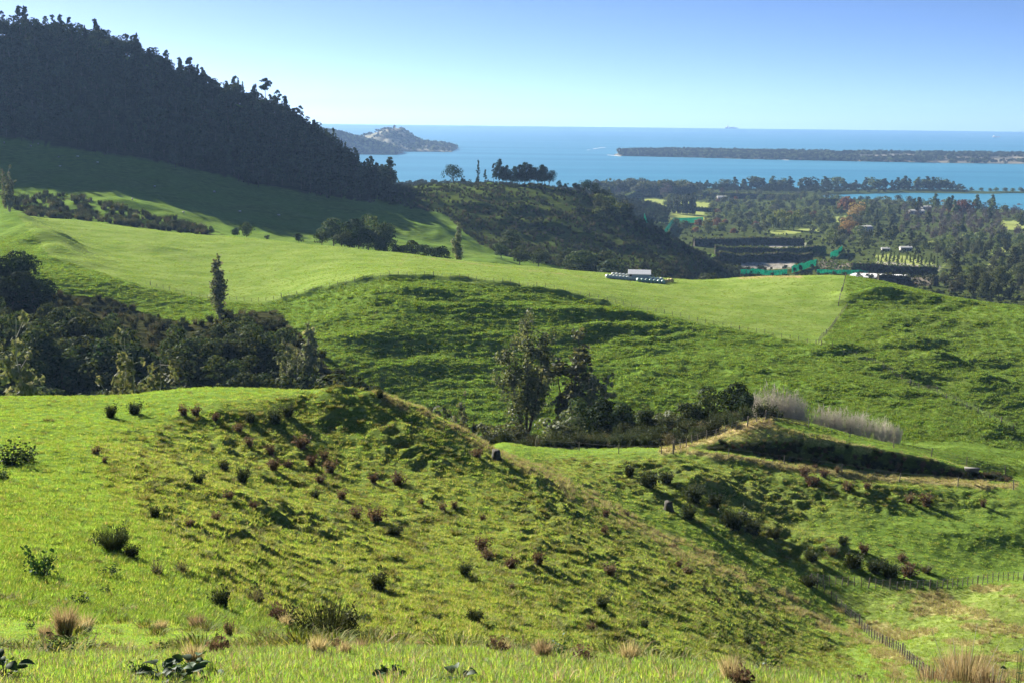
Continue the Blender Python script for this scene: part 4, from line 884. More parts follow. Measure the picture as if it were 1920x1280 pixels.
shrub_row([(1215, 912, 44, 'dark', 1.2), (1250, 905, 36, 'dark', 1.3), (1300, 940, 50, 'dark', 1.3), (1292, 972, 40, 'dark', 1.2), (1340, 950, 36, 'dark', 1.3), (1375, 990, 56, 'dark', 1.2), (1410, 1000, 46, 'dark', 1.3), (1180, 890, 30, 'dark', 1.2), (1450, 1010, 30, 'dark', 1.3)], 'in the shaded gully', 'dark shrubs in the shaded gully')
shrub_row([(1508, 892, 28, 'brown', 1.1), (1522, 912, 34, 'brown', 1.2), (1545, 893, 24, 'brown', 1.1), (1590, 918, 28, 'brown'), (1625, 915, 20, 'brown', 1.2), (1705, 942, 26, 'brown', 1.1), (1738, 948, 34, 'brown', 1.2), (1842, 948, 20, 'brown'), (1528, 878, 14, 'brown'), (1570, 884, 16, 'brown')], 'below the track', 'brown shrubs below the track')
shrub_row([(1520, 1050, 30, 'dark', 1.4), (1560, 1040, 30, 'grey', 1.3), (1600, 1062, 40, 'dark', 1.4), (1640, 1072, 36, 'dark', 1.5), (1668, 1080, 40, 'dark', 1.4), (1702, 1078, 36, 'brown', 1.4), (1735, 1072, 26, 'grey', 1.4), (1620, 1035, 26, 'brown', 1.3), (1580, 1020, 24, 'dark', 1.3), (1515, 1098, 30, 'dark', 1.5), (1690, 1050, 24, 'brown', 1.3)], 'above the lower fence', 'shrubs on the rough spur')
for px, py, hp, k, w, lb in [(212, 1032, 66, 'bush', .75, 'dense dark gorse bush on the left slope'), (244, 1045, 40, 'dark', 1.1, 'small dark gorse leaning beside the larger dense gorse bush'), (296, 1078, 48, 'grey', .9, 'spindly grey shrub right of the dense gorse bush'), (342, 1074, 42, 'grey', 1.1, 'pale twiggy shrub beside the spindly grey one'), (415, 1138, 64, 'dark', .9, 'dark spiky shrub with a thin stem in lower left'), (478, 1132, 52, 'grey', 1.3, 'wide grey dead shrub right of the dark spiky shrub'), (525, 1165, 52, 'brown', 1.2, 'brown dead shrub left of the big dark bush'), (612, 1208, 118, 'bush', .85, 'big dark leafy bush at the near brow'), (668, 1214, 56, 'bush', .9, 'low dark bush hugging right side of the big dark bush')]:
    put_shrub(k, px, py, hp, lb, 'bushes on the near left slope', 'shrub', w)
print('shrubs', round(time.time() - T0, 1), 's')
# ---------------------------------------------------------------- grass and tussock
roughS = blur(blur(rough, 4, 1), 4, 0)
GN_ = [tuft('tuft', 44, .12, .075 + .015 * s, .08, .0032, [M['near_grass'], M['straw']], 400 + s, .35, 3, 2 + 2 * s) for s in range(4)]
GL_ = [tuft('tuft', 26, .14, .16, .12, .010, [M['grass']], 415 + s, .3, 2) for s in range(3)]
GM_ = [tuft('tuft', 26, .13, .20, .13, .010, [M['grass_mix'], M['straw']], 410 + s, .3, 2, 2 + s) for s in range(3)]
GD_ = [tuft('tuft', 34, .10, .34, .20, .006, [M['straw'], M['grass_mix']], 420 + s, .4, 3, 8) for s in range(3)]
GT_ = [tuft('tuft', 110, .22, .42, .40, .016, [M['tussock'], M['straw']], 430 + s, .5, 3, 8) for s in range(4)]
GF_ = [tuft('tuft', 16, .26, .26, .26, .035, [M['face_grass']], 440 + s, .4, 2) for s in range(3)]
GB_ = [tuft('tuft', 14, .22, .12, .18, .03, [M['grass']], 450 + s, .4, 2) for s in range(3)]
cover('meadow_grass', lambda x, y, r: grid_at(dry, x, y) + .2 * r.normal(size=len(x)) < .45, 85000, 5.0, 34, -.48, .46, GN_, .25, 1.05, 'bright green grass at the viewpoint', .02, 501, )
cover('dry_meadow_grass', lambda x, y, r: (grid_at(dry, x, y) + .15 * r.normal(size=len(x)) > .35), 9000, 6.0, 30, -.46, .46, GD_, .35, .8, 'pale dry grass along the near brow', .02, 502)
cover('lush_slope_grass', lambda x, y, r: (grid_at(dry, x, y) < .6) & (grid_at(roughS, x, y) + .28 * r.normal(size=len(x)) < .55), 100000, 26, 152, -.46, .46, GL_, .7, 1.6, 'bright green grass on the smooth near slopes', .03, 508)
cover('slope_grass', lambda x, y, r: (grid_at(dry, x, y) < .6) & (grid_at(roughS, x, y) + .28 * r.normal(size=len(x)) > .4), 110000, 30, 152, -.46, .46, GM_, .6, 1.5, 'green grass on the near slopes', .03, 503)
cover('tussock_grass', lambda x, y, r: (grid_at(rough, x, y) > .4) & (fbm(x / 6, y / 6, 2, 95) + .35 * r.normal(size=len(x)) > .0) & (grid_at(dry, x, y) < .5), 8000, 36, 150, -.40, .36, GT_, .35, 1.3, 'rough tussocks on the near slopes', .05, 504, True)
cover('ridge_dry_grass', lambda x, y, r: (grid_at(dry, x, y) + .12 * r.normal(size=len(x)) > .5), 60000, 75, 165, -.25, .45, GD_, .8, 1.8, 'straw coloured grass along the spur edge, track and mound', .03, 505)
cover('hill_grass', lambda x, y, r: (grid_at(bench, x, y) < .5) & (grid_at(scrub, x, y) < .5), 120000, 200, 400, -.46, .46, GF_, .7, 2.4, 'grass tufts on the shaded hill face', .03, 506)
cover('bench_grass', lambda x, y, r: (grid_at(bench, x, y) > .5), 60000, 260, 500, -.46, .46, GB_, .7, 2.2, 'short grass on the bright bench', .02, 507)
cover('lawn_tufts', lambda x, y, r: (grid_at(roughS, x, y) < .5) & (fbm(x / 4, y / 4, 2, 97) + .3 * r.normal(size=len(x)) > .1), 3500, 12, 125, -.46, .42, GM_ + GT_, .35, .95, 'scattered taller grass tufts in the near pasture', .03, 509)
weeds = [joined(a, b, 'weed_part') for k in ('straw', 'straw', 'brown', 'leafy', 'grey') for a, b in SHRUB[k][:2]]
cover('brow_weeds', lambda x, y, r: fbm(x / 2.5, y / 2.5, 2, 98) + .3 * r.normal(size=len(x)) > .30, 600, 8, 34, -.46, .30, weeds, .08, .26, 'small dry and green weeds along the near brow', .02, 510)
cover('valley_grass', lambda x, y, r: (grid_at(scrub, x, y) < .5), 16000, 150, 202, .1, .46, GF_, .4, 1.1, 'grass tufts in the dip behind the mound', .03, 511)
print('grass', round(time.time() - T0, 1), 's')
# ---------------------------------------------------------------- coastal plain: woods, shelterbelts, nets, houses
HOLES = PADDOCKS + [[(1440, 432), (1530, 426), (1545, 436), (1450, 442)], [(1560, 408), (1585, 404), (1590, 416), (1566, 420)], [(1820, 500), (1870, 490), (1880, 500), (1830, 510)], [(1720, 448), (1790, 452), (1790, 458), (1720, 456)],[(1300, 440), (1545, 440), (1560, 470), (1600, 460), (1640, 470), (1770, 482), (1770, 530), (1380, 530), (1310, 470)], [(1535, 364), (1930, 361), (1930, 388), (1790, 386), (1740, 379), (1650, 371)],
         [(1180, 392), (1335, 392), (1335, 424), (1200, 424)], [(1640, 462), (1700, 462), (1700, 478), (1640, 478)], [(1610, 425), (1630, 425), (1632, 440), (1612, 440)]]
rng = np.random.default_rng(11)
cx = rng.uniform(1120, 1990, 9000); cy = rng.uniform(352, 592, 9000)
pk = []
cells = {}
for a, b in zip(cx, cy):
    if any(inpoly(np.array([a]), np.array([b]), h)[0] for h in HOLES): continue
    if b > 470 and a < 1755: continue
    if b > 440 and a < 1420: continue
    if b > 412 + .45 * max(0, a - 1230) and a < 1420: continue
    if b < 372 and a < 1300 and rng.uniform() < .2: continue
    sx, sy = (11, 5) if b < 420 else ((15, 8) if b < 480 else (21, 13))
    c = (int(a // sx), int(b // sy))
    if any((pk[j][0] - a) ** 2 / sx ** 2 + (pk[j][1] - b) ** 2 / sy ** 2 < 1 for q in (-1, 0, 1) for w in (-1, 0, 1) for j in cells.get((c[0] + q, c[1] + w), ())): continue
    cells.setdefault(c, []).append(len(pk)); pk.append((a, b))
LP = pick([a for a, b in pk], [b for a, b in pk], 330.0)
lows = []
for (a, b), p in zip(pk, LP):
    if p[1] < 430 or p[1] > 1990: continue
    r = rng.uniform()
    if b > 470: k = 'big_dark' if r < .5 else ('big_grey' if r < .75 else 'big_pine'); s = rng.uniform(.5, .9)
    elif 1690 < a and 395 < b < 452: k = 'low_bare' if r < .72 else ('low_round' if r < .9 else 'low_pine'); s = rng.uniform(.7, 1.1)
    elif 1620 < a < 1725 and b > 395: k = 'low_pine' if r < .35 else 'low_round'; s = rng.uniform(.7, 1.2) if k == 'low_round' else rng.uniform(.6, .8)
    elif a < 1420 and b < 372: k = 'low_bare' if r < .25 else ('low_greyround' if r < .5 else 'low_round'); s = rng.uniform(.8, 1.25)
    else: k = 'low_round' if r < .58 else ('low_greyround' if r < .8 else ('low_light' if r < .86 else ('low_russet' if r < .92 else 'low_cone'))); s = rng.uniform(.65, 1.2)
    lows.append((s * PROTO[k][0][2] / p[1], k, p, s))
lows.sort(key=lambda t: -t[0])
LN = {'big_dark': 'big dark rounded tree in the wood at the right edge behind the bench', 'big_grey': 'big grey green tree in the wood at the right edge behind the bench', 'big_pine': 'big spreading pine in the wood at the right edge behind the bench', 'low_bare': 'leafless greyish tree in the winter wood out on the coastal plain', 'low_round': 'rounded dark tree among the woods of the coastal plain', 'low_greyround': 'rounded grey green tree among the woods of the coastal plain',
      'low_light': 'light green rounded tree among the woods of the coastal plain', 'low_russet': 'russet brown rounded tree among the woods of the coastal plain', 'low_cone': 'small dark conifer among the woods of the coastal plain', 'low_pine': 'tall dark pine among the woods of the coastal plain'}
for q, k, p, s in lows[:300]: put_tree(k, p[0], p[1], s, 'plain_tree', LN[k], 'trees of the coastal plain: ' + k.replace('low_', '').replace('_', ' '))
if len(lows) > 300:
    ks = sorted(set(t[1] for t in lows)); ms = [joined(*PROTO[k][0][:2], 'wood_part') for k in ks]; L2 = lows[300:]
    scatter('plain_woods', np.array([t[2] for t in L2]), rng.uniform(0, 6.28, len(L2)), np.array([t[3] for t in L2]), np.array([ks.index(t[1]) for t in L2]), ms, 'far woods of the coastal plain')
# undergrowth between the trees of the plain
cover('plain_growth', lambda x, y, r: (grid_at(scrub, x, y) > .5) & (x > .02 * y), 5000, 430, 2000, .05, .46, bush_j, .12, .42, 'low dark growth between trees of the plain', .2, 95)
cover('ridge_woods', lambda x, y, r: (x > -.16 * y) & (x < .12 * y), 1500, 1250, 1560, -.16, .12, bush_j, .6, 1.1, 'wooded low ridge behind the knoll', .3, 96)
rngc = np.random.default_rng(5)
ct = sorted((1122 + i * 5.6 + rngc.uniform(-3, 3), rngc.uniform(334, 347) + (4 if 1285 < 1122 + i * 5.6 < 1300 else 0)) for i in range(33))
for i, (px, tp) in enumerate(ct): tree_to(['low_round', 'low_greyround', 'low_bare', 'low_round'][i % 4], px, tp, 1930 + rngc.uniform(-40, 40), 'coast_tree', 'hazy tree, %s of trees lining the shore right of knoll' % nth(i, 33), 'trees lining the shore', 1.1)
# named trees
tree_to('low_orange', 1610, 376, 1500, 'plain_tree', 'big golden orange autumn tree out on the plain', None, .95)
tree_to('low_orange', 1594, 404, 1250, 'plain_tree', 'paler orange tree just below the golden orange one', None, .9)
tree_to('low_russet', 1590, 364, 1600, 'plain_tree', 'dark red rounded tree left of the golden orange one', None, 1.0)
tree_to('low_russet', 1805, 370, 1560, 'plain_tree', 'reddish tree beside the inlet shore', None, 1.1)
for i, px in enumerate((1452, 1462, 1470, 1480, 1490)): tree_to('low_light', px, 394 + (i % 2) * 4, 1300 - 6 * i, 'plain_tree', 'light green tree, %s in the bright clump on the plain' % nth(i, 5), 'bright green clump', .8)
for i in range(12): tree_to('low_column', 1253 + i * 4.6, 362 + 7 - i * .7, 1500, 'poplar_tree', 'pale bare poplar in the tight row beside a paddock', 'row of pale poplars', .8)
# pines on the peninsula beyond the inlet
pn = sorted([(px_ + 7, tp_ + 2) for px_, tp_ in [(1318, 342), (1352, 338), (1388, 334), (1404, 336), (1424, 334), (1442, 336), (1474, 334), (1508, 336), (1524, 338), (1612, 340), (1650, 334), (1690, 336), (1712, 334), (1728, 334), (1744, 334), (1756, 336), (1768, 338)]] + [(1310, 342), (1326, 338), (1342, 341), (1360, 336), (1378, 332), (1396, 336), (1414, 331), (1432, 334), (1450, 330), (1466, 334), (1482, 331), (1500, 336), (1516, 332), (1530, 338), (1546, 331), (1552, 334), (1570, 332), (1582, 335), (1604, 338), (1624, 333), (1640, 332), (1660, 335), (1672, 338), (1684, 333), (1698, 330), (1704, 335), (1722, 332), (1738, 331), (1750, 332), (1764, 333), (1776, 336), (1788, 340), (1798, 346), (1806, 350)])
for i, (px, tp) in enumerate(pn):
    d = ray([px], [tp])[0]; Y = 2215.0 - 40 * (px < 1500)
    tree_to('low_pine' if i % 5 else 'low_round', px, tp, Y, 'shore_pine', 'dark pine, %s on the peninsula beyond the inlet' % nth(i, len(pn)), 'pines along the peninsula', 1.5)
for i, px in enumerate((1822, 1840, 1856, 1868, 1885, 1900, 1915)): tree_to('low_round', px, 351 + (i % 3), 2190, 'shore_shrub', 'small dark tree, %s along the low spit right of peninsula' % nth(i, 7), 'trees on the low spit', 1.1)
print('lowland', len(lows), round(time.time() - T0, 1), 's')

cover('peninsula_growth', lambda x, y, r: (ground(x, y) > .6) & (r.uniform(size=len(x)) < .35 + .65 * (fbm(x / 70, y / 70, 2, 99) > -.1)), 1500, 2060, 2330, .05, .352, bush_j, .45, 1.15, 'dense low woods along the peninsula shore', .3, 100)
# shelterbelt hedges: clipped walls of foliage
def hedge(pts, h, w, label, Ymin=430, size=1.0, dens=1.6, mat='low', flat=True):
    p = pick([a for a, b in pts], [b for a, b in pts], Ymin); rng = np.random.default_rng(int(pts[0][0]))
    L = np.concatenate([[0], np.cumsum(np.linalg.norm(np.diff(p[:, :2], axis=0), axis=1))]); s = np.arange(0, L[-1] + 1e-6, 3.0)
    x = np.interp(s, L, p[:, 0]); y = np.interp(s, L, p[:, 1]); z = ground(x, y); t = unit(np.column_stack([np.gradient(x), np.gradient(y)])); nrm = np.column_stack([-t[:, 1], t[:, 0]])
    o0 = np.array([x[0], y[0], z[0]])
    core = MB(); k = len(x); V = np.zeros((k, 4, 3))
    for j, (sd, hz) in enumerate(((-1, -.3), (-1, h * .94), (1, h * .94), (1, -.3))): V[:, j, :2] = np.column_stack([x, y]) + sd * nrm * w * .42; V[:, j, 2] = z + hz
    V -= o0; F = [(i * 4 + j, i * 4 + j + 1, i * 4 + j + 5, i * 4 + j + 4) for i in range(k - 1) for j in range(3)] + [(0, 1, 2, 3), (4 * k - 4, 4 * k - 3, 4 * k - 2, 4 * k - 1)]
    core.add(V.reshape(-1, 3), F)
    nn = int(L[-1] * (2 * h + w) * dens / size ** 2); q = rng.uniform(0, L[-1], nn); side = rng.choice([0, 1, 2], nn, p=[h / (2 * h + w), h / (2 * h + w), w / (2 * h + w)])
    xi, yi = np.interp(q, s, x), np.interp(q, s, y); n2 = np.column_stack([np.interp(q, s, nrm[:, 0]), np.interp(q, s, nrm[:, 1])])
    off = np.where(side == 0, -.5, np.where(side == 1, .5, rng.uniform(-.5, .5, nn))) * w; hz = np.where(side == 2, h, rng.uniform(0, h, nn)) + rng.normal(0, .4, nn)
    P = np.column_stack([xi + n2[:, 0] * off, yi + n2[:, 1] * off, ground(xi, yi) + hz]) - o0
    N_ = np.column_stack([n2 * np.where(side == 0, -1, 1)[:, None] * (side < 2)[:, None], (side == 2) * 1.0])
    v, f = cards(P, N_, size, rng)
    e = link('shelterbelt_hedge', None, None, o0, None, None, label, 'hedge', 'shelterbelt hedges on the plain')
    link('branches', core.mesh('branches', M['bark']), e); link('foliage', mesh_np('foliage', v, f, M[mat]), e)
hedge([(1300, 462), (1350, 462), (1420, 459), (1510, 461)], 6.5, 3, 'long dark clipped hedge topmost of the terraces')
hedge([(1340, 476), (1420, 479), (1470, 481), (1548, 476)], 6.5, 3, 'dark clipped hedge above the curved terrace')
hedge([(1345, 490), (1430, 491), (1522, 488)], 6.0, 3, 'dark clipped hedge lowest of the curved terraces')
hedge([(1533, 505), (1600, 512), (1680, 517), (1762, 520)], 6.8, 3, 'long dark hedge behind the white sheet')
hedge([(1645, 534), (1700, 536), (1760, 538)], 6.0, 3, 'dark hedge in front of the white sheet')
hedge([(1120, 374), (1190, 370)], 9, 4, 'far dark hedge beside the knoll slope', size=1.4)
hedge([(1222, 366), (1300, 368)], 8, 4, 'far hedge above the pale paddock', size=1.4)
hedge([(1318, 372), (1400, 373), (1500, 376)], 8, 4, 'long far hedge crossing the plain', size=1.4)
hedge([(1298, 396), (1346, 398)], 5, 3, 'short dark hedge right of the pale poplars', size=1.2)
hedge([(1535, 384), (1590, 386)], 9, 4, 'short tall hedge in front of the inlet', size=1.4)

# green windbreak netting
mt, n, out_n = newmat('green_net')
df = nd(n, 'ShaderNodeBsdfDiffuse'); tr = nd(n, 'ShaderNodeBsdfTranslucent'); mx = nd(n, 'ShaderNodeMixShader'); mx.inputs[0].default_value = .5
tcn = nd(n, 'ShaderNodeTexCoord'); wv = nd(n, 'ShaderNodeTexNoise', Scale=.8, Detail=3.0); n.links.new(tcn.outputs['Object'], wv.inputs['Vector'])
cc = ramp(n, wv.outputs[0], [(.35, (.03, .30, .22)), (.65, (.08, .55, .40))]); n.links.new(cc, df.inputs[0]); n.links.new(cc, tr.inputs[0])
n.links.new(df.outputs[0], mx.inputs[1]); n.links.new(tr.outputs[0], mx.inputs[2]); n.links.new(mx.outputs[0], out_n.inputs[0]); M['net'] = mt
def net(pts, h, label):
    p = pick([a for a, b in pts], [b for a, b in pts], 430); L = np.concatenate([[0], np.cumsum(np.linalg.norm(np.diff(p[:, :2], axis=0), axis=1))])
    k = max(2, int(L[-1] / 5) + 1); s = np.linspace(0, L[-1], k); x = np.interp(s, L, p[:, 0]); y = np.interp(s, L, p[:, 1]); z = ground(x, y)
    e = link('windbreak_net', None, None, (x[0], y[0], z[0]), None, None, label, 'windbreak', 'green windbreak nets')
    pm = MB(); pm.tube([(0, 0, -.3), (0, 0, h + .15)], [.09, .08], 5); pmesh = pm.mesh('post', M['wood'])
    for i in range(k):
        link('post', pmesh, e, (x[i] - x[0], y[i] - y[0], z[i] - z[0]))
        if i < k - 1:
            a = np.array([x[i] - x[0], y[i] - y[0], z[i] - z[0]]); b = np.array([x[i + 1] - x[0], y[i + 1] - y[0], z[i + 1] - z[0]]); d = unit((b - a)[None])[0]; a2, b2 = a + d * .1, b - d * .1; sag = np.array([-d[1], d[0], 0]) * .12
            mid = (a2 + b2) / 2 + sag; t = np.array([0, 0, 1.0])
            V = [a2 + t * .4, mid + t * .4, b2 + t * .4, a2 + t * h, mid + t * (h - .15), b2 + t * h]
            th = np.array([-d[1], d[0], 0]) * .03
            g = MB(); g.add(np.array(V), [(0, 1, 4, 3), (1, 2, 5, 4)]); g.add(np.array(V) + th, [(3, 4, 1, 0), (4, 5, 2, 1)]); link('net_panel', g.mesh('net_panel', M['net']), e)
net([(1388, 516), (1430, 516), (1476, 515)], 3.6, 'green netting fence running level at left of the terraces')
net([(1484, 514), (1510, 505), (1531, 499)], 5.0, 'green netting fence climbing in the middle of terraces')
net([(1556, 488), (1568, 483), (1579, 474)], 5.6, 'green netting fence climbing steeply at upper right of terraces')
net([(1531, 514), (1580, 515), (1628, 517)], 3.0, 'low green netting in front of the long dark hedge')
net([(1207, 418), (1262, 420), (1318, 418)], 6.0, 'far pale green netting in front of the paddocks')
# white sheet over a seed bed
p = pick([1600, 1697, 1690, 1612], [517, 521, 526, 522], 430); c = p.mean(0); c[2] = ground(c[0], c[1])
w_ = unit((p[1] - p[0])[None])[0]; d_ = np.array([-w_[1], w_[0], 0]); Lw = np.linalg.norm(p[1, :2] - p[0, :2]) / 2
V = []; F = []
for i in range(13):
    for j in range(9):
        a = -1 + i / 6; b = j * math.pi / 8; V.append(w_ * a * Lw + d_ * (-9 * math.cos(b)) + np.array([0, 0, .3 + 1.6 * math.sin(b) + .05 * math.sin(i * 2)]))
for i in range(12):
    for j in range(8): F.append((i * 9 + j, (i + 1) * 9 + j, (i + 1) * 9 + j + 1, i * 9 + j + 1))
M['sheet'] = plain('white_sheet', (.75, .77, .78), .5, .06, 2)
link('crop_cover', mesh_np('crop_cover', np.array(V), np.array(F), M['sheet'], True), None, c, label='long white cover sheet over a bed at foot of dark hedge', cat='cover')

# houses
M['wall'] = plain('house_wall', (.40, .39, .37), .8, .1, 2); M['roof_grey'] = plain('roof_grey', (.32, .33, .34), .6, .15, 2); M['roof_light'] = plain('roof_light', (.40, .41, .41), .5, .1, 2); M['white_trim'] = plain('white_trim', (.6, .6, .58), .6, .05, 1); M['glass'] = plain('window_glass', (.03, .035, .04), .1, .1, 1, spec=.8); M['door'] = plain('house_door', (.16, .12, .1), .6, .1, 1)
def house(px, py, L_, W_, H_, rz, label, roofm='roof_light', Ymin=430):
    p = pick([px], [py], Ymin)[0]; e = link('house', None, None, p, rz, None, label, 'house', 'houses on the plain')
    b = MB(); b.box((0, 0, H_ / 2 - .3), (L_, W_, H_ + .6)); link('wall', b.mesh('wall', M['wall']), e)
    r = MB(); hw, hl, rh = W_ / 2 + .5, L_ / 2 + .5, W_ * .28
    V = [(-hl, -hw, H_), (hl, -hw, H_), (hl, 0, H_ + rh), (-hl, 0, H_ + rh), (-hl, hw, H_), (hl, hw, H_)]
    r.add(V, [(0, 1, 2, 3), (3, 2, 5, 4)]); r.add([(a, b_, c_ + .15) for a, b_, c_ in V], [(0, 1, 2, 3), (3, 2, 5, 4)]); r.add([V[0], V[3], V[4], V[1], V[2], V[5]], [(0, 1, 2), (3, 5, 4)]); ro_ = link('roof', r.mesh('roof', M[roofm]), e); ch = MB(); ch.box((L_ * .25, W_ * .15, H_ + rh * .9), (.7, .7, 1.4)); link('chimney', ch.mesh('chimney', M['wall']), ro_)
    for i, xx in enumerate(np.linspace(-L_ * .36, L_ * .36, 4)):
        w = MB(); w.box((xx, -W_ / 2 - .02, H_ * (.55 if i != 2 else .42)), (1.5 if i != 2 else 1.0, .08, 1.2 if i != 2 else 2.0)); wo = link('window' if i != 2 else 'door', w.mesh('pane', M['glass' if i != 2 else 'door']), e); fr = MB(); fr.box((xx, -W_ / 2 - .07, H_ * .55 + .68 if i != 2 else H_ * .42 + 1.06), (1.7 if i != 2 else 1.2, .12, .12)); link('frame', fr.mesh('frame', M['white_trim']), wo)
house(1698, 470, 9, 5, 2.0, .05, 'low pale roofed house above the small orchard')
house(1660, 471, 6, 4, 1.7, -.1, 'low pale building left of the low pale roofed house')
house(1622, 436, 13, 8, 4.5, .5, 'white house beside the dark tall pines')
house(1355, 376, 16, 9, 4, .1, 'pale roofed house far out behind the paddocks')
house(1736, 394, 12, 7, 3.5, .2, 'far white house near the inlet', 'roof_light')
house(1718, 402, 18, 8, 3.5, .1, 'far pale roofed building below the inlet house', 'roof_light')
house(1208, 362, 12, 7, 3.5, .2, 'far white house at the left of the coast trees')
# small orchard trees in rows on the slope below the house
k = 0
for r_ in range(3):
    for i in range(8):
        p = pick([1640 + i * 15 + r_ * 6], [484 + r_ * 6 + i * .9], 430)[0]
        put_tree('low_cone', p[0], p[1], .42 + .1 * (i % 3), 'orchard_tree', 'small upright tree in the rows of the orchard below the low house', 'orchard rows below the house')
print('plain', round(time.time() - T0, 1), 's')
# ---------------------------------------------------------------- far coast: island, spit, ships
mt, n, out_n = newmat('island_ground')
b = nd(n, 'ShaderNodeBsdfPrincipled', Roughness=.9); tc = nd(n, 'ShaderNodeTexCoord'); nz = nd(n, 'ShaderNodeTexNoise', Scale=.02, Detail=6.0); n.links.new(tc.outputs['Object'], nz.inputs['Vector'])
n.links.new(ramp(n, nz.outputs[0], [(.38, (.05, .055, .03)), (.5, (.12, .12, .06)), (.62, (.26, .24, .14))]), b.inputs['Base Color']); n.links.new(b.outputs[0], out_n.inputs[0]); M['island'] = mt
def sea_at(px, py):
    d = ray([px], [py])[0]; Y = -EYE / d[2]; return np.array([d[0] * Y, Y, 0.0])
def island(name, prof, basepy, depth, label, seed, mat):
    px0, px1 = prof[0][0], prof[-1][0]; c = sea_at((px0 + px1) / 2, basepy); Y0 = c[1]
    xs = np.array([ray([a], [b])[0][0] * (Y0 + depth * .45) for a, b in prof]); zs = np.array([max(1, EYE + ray([a], [b])[0][2] * (Y0 + depth * .45)) for a, b in prof])
    gx = np.linspace(xs[0] - 30, xs[-1] + 30, 110); gy = np.linspace(0, depth, 50); X, Yg = np.meshgrid(gx, gy)
    h = np.interp(X, np.concatenate([[xs[0] - 30], xs, [xs[-1] + 12, xs[-1] + 30]]), np.concatenate([[-8], zs, [-2, -10]]))
    t = Yg / depth; f = sstep(0, .42, t) ** .75 * (1 - sstep(.5, 1, t))
    Z = h * (.12 + .88 * f) * (1 + .12 * fbm(X / 60, Yg / 60, 3, seed)) + 3 * fbm(X / 25, Yg / 25, 2, seed + 3) - 14 * (1 - sstep(0, .05, t)) - 20 * sstep(.85, 1, t)
    vi = np.arange(X.size).reshape(X.shape); V = np.stack([X, Yg + Y0, Z], -1)
    link(name, mesh_np(name, V.reshape(-1, 3), np.stack([vi[:-1, :-1], vi[:-1, 1:], vi[1:, 1:], vi[1:, :-1]], -1).reshape(-1, 4), mat, True), kind='structure', label=label)
    return gx, gy + Y0, Z
far_tree = [joined(t, c, 'far_tree') for t, c, h in PROTO['forest_round'] + PROTO['low_round']]
def isl_trees(name, I, n, cond, label, s=(.7, 1.3)):
    gx, gy, Z = I; rng = np.random.default_rng(n); i = rng.uniform(0, len(gx) - 1.01, n); j = rng.uniform(0, len(gy) - 1.01, n); a, b = i.astype(int), j.astype(int)
    z = Z[b, a] * (1 - (i - a)) * (1 - (j - b)) + Z[b, a + 1] * (i - a) * (1 - (j - b)) + Z[b + 1, a] * (1 - (i - a)) * (j - b) + Z[b + 1, a + 1] * (i - a) * (j - b)
    x = np.interp(i, np.arange(len(gx)), gx); y = np.interp(j, np.arange(len(gy)), gy); k = (z > .5) & cond(x, y, z, rng); x, y, z = x[k], y[k], z[k]
    scatter(name, np.column_stack([x, y, z - .5]), rng.uniform(0, 6.28, len(x)), rng.uniform(*s, len(x)), rng.integers(0, len(far_tree), len(x)), far_tree, label)
I1 = island('island_hill', [(640, 262), (670, 260), (690, 254), (712, 247), (728, 242), (740, 241), (752, 245), (768, 253), (780, 262), (792, 268), (812, 270), (830, 272), (848, 276)], 285, 700, 'hilly far island with a rounded summit', 5, M['island'])
isl_trees('island_trees', I1, 1500, lambda x, y, z, r: (z < 22) | (r.uniform(size=len(x)) < .22) | (fbm(x / 80, y / 80, 2, 8) > .12), 'dark trees fringing the far island')
I2 = island('headland', [(560, 246), (610, 248), (632, 250), (648, 254), (662, 259), (680, 264), (700, 268), (722, 273), (738, 279), (744, 284)], 290, 320, 'darker wooded headland in front of the island', 9, M['island'])
isl_trees('headland_trees', I2, 2600, lambda x, y, z, r: r.uniform(size=len(x)) < .8, 'dark trees covering the far headland')
# the long flat wooded spit
pf = [(1168, 293), (1300, 296), (1450, 300), (1600, 303), (1750, 306), (1920, 308), (2150, 312)]
F_ = np.array([sea_at(a, b) for a, b in pf]); gx = np.linspace(F_[0, 0] - 20, F_[-1, 0], 160); yf = np.interp(gx, F_[:, 0], F_[:, 1]); dep = np.interp(gx, [F_[0, 0], F_[0, 0] + 200, F_[-1, 0]], [120, 500, 900])
tt = np.linspace(0, 1, 24); X = np.broadcast_to(gx, (24, 160)); Yg = yf[None] + tt[:, None] * dep[None]; Z = -3 + 6.5 * sstep(0, .03, tt)[:, None] + 7 * sstep(.05, .4, tt)[:, None] * (1 + .4 * fbm(X / 120, Yg / 120, 2, 4)) - 16 * sstep(.9, 1, tt)[:, None]
Z = Z - 8 * (1 - sstep(0, 1, (X - gx[0]) / 25)); vi = np.arange(X.size).reshape(X.shape)
M['sand'] = plain('sand', (.45, .40, .32), .9, .2, .02); mt, n, out_n = newmat('spit_ground')
b = nd(n, 'ShaderNodeBsdfPrincipled', Roughness=.9); tc = nd(n, 'ShaderNodeTexCoord'); nz = nd(n, 'ShaderNodeTexNoise', Scale=.006, Detail=5.0); n.links.new(tc.outputs['Object'], nz.inputs['Vector'])
n.links.new(ramp(n, nz.outputs[0], [(.4, (.06, .06, .035)), (.55, (.16, .14, .09)), (.68, (.36, .32, .25))]), b.inputs['Base Color']); n.links.new(b.outputs[0], out_n.inputs[0])
link('spit', mesh_np('spit', np.stack([X, Yg, Z], -1).reshape(-1, 3), np.stack([vi[:-1, :-1], vi[:-1, 1:], vi[1:, 1:], vi[1:, :-1]], -1).reshape(-1, 4), mt, True), kind='structure', label='long flat sandy spit across the water')
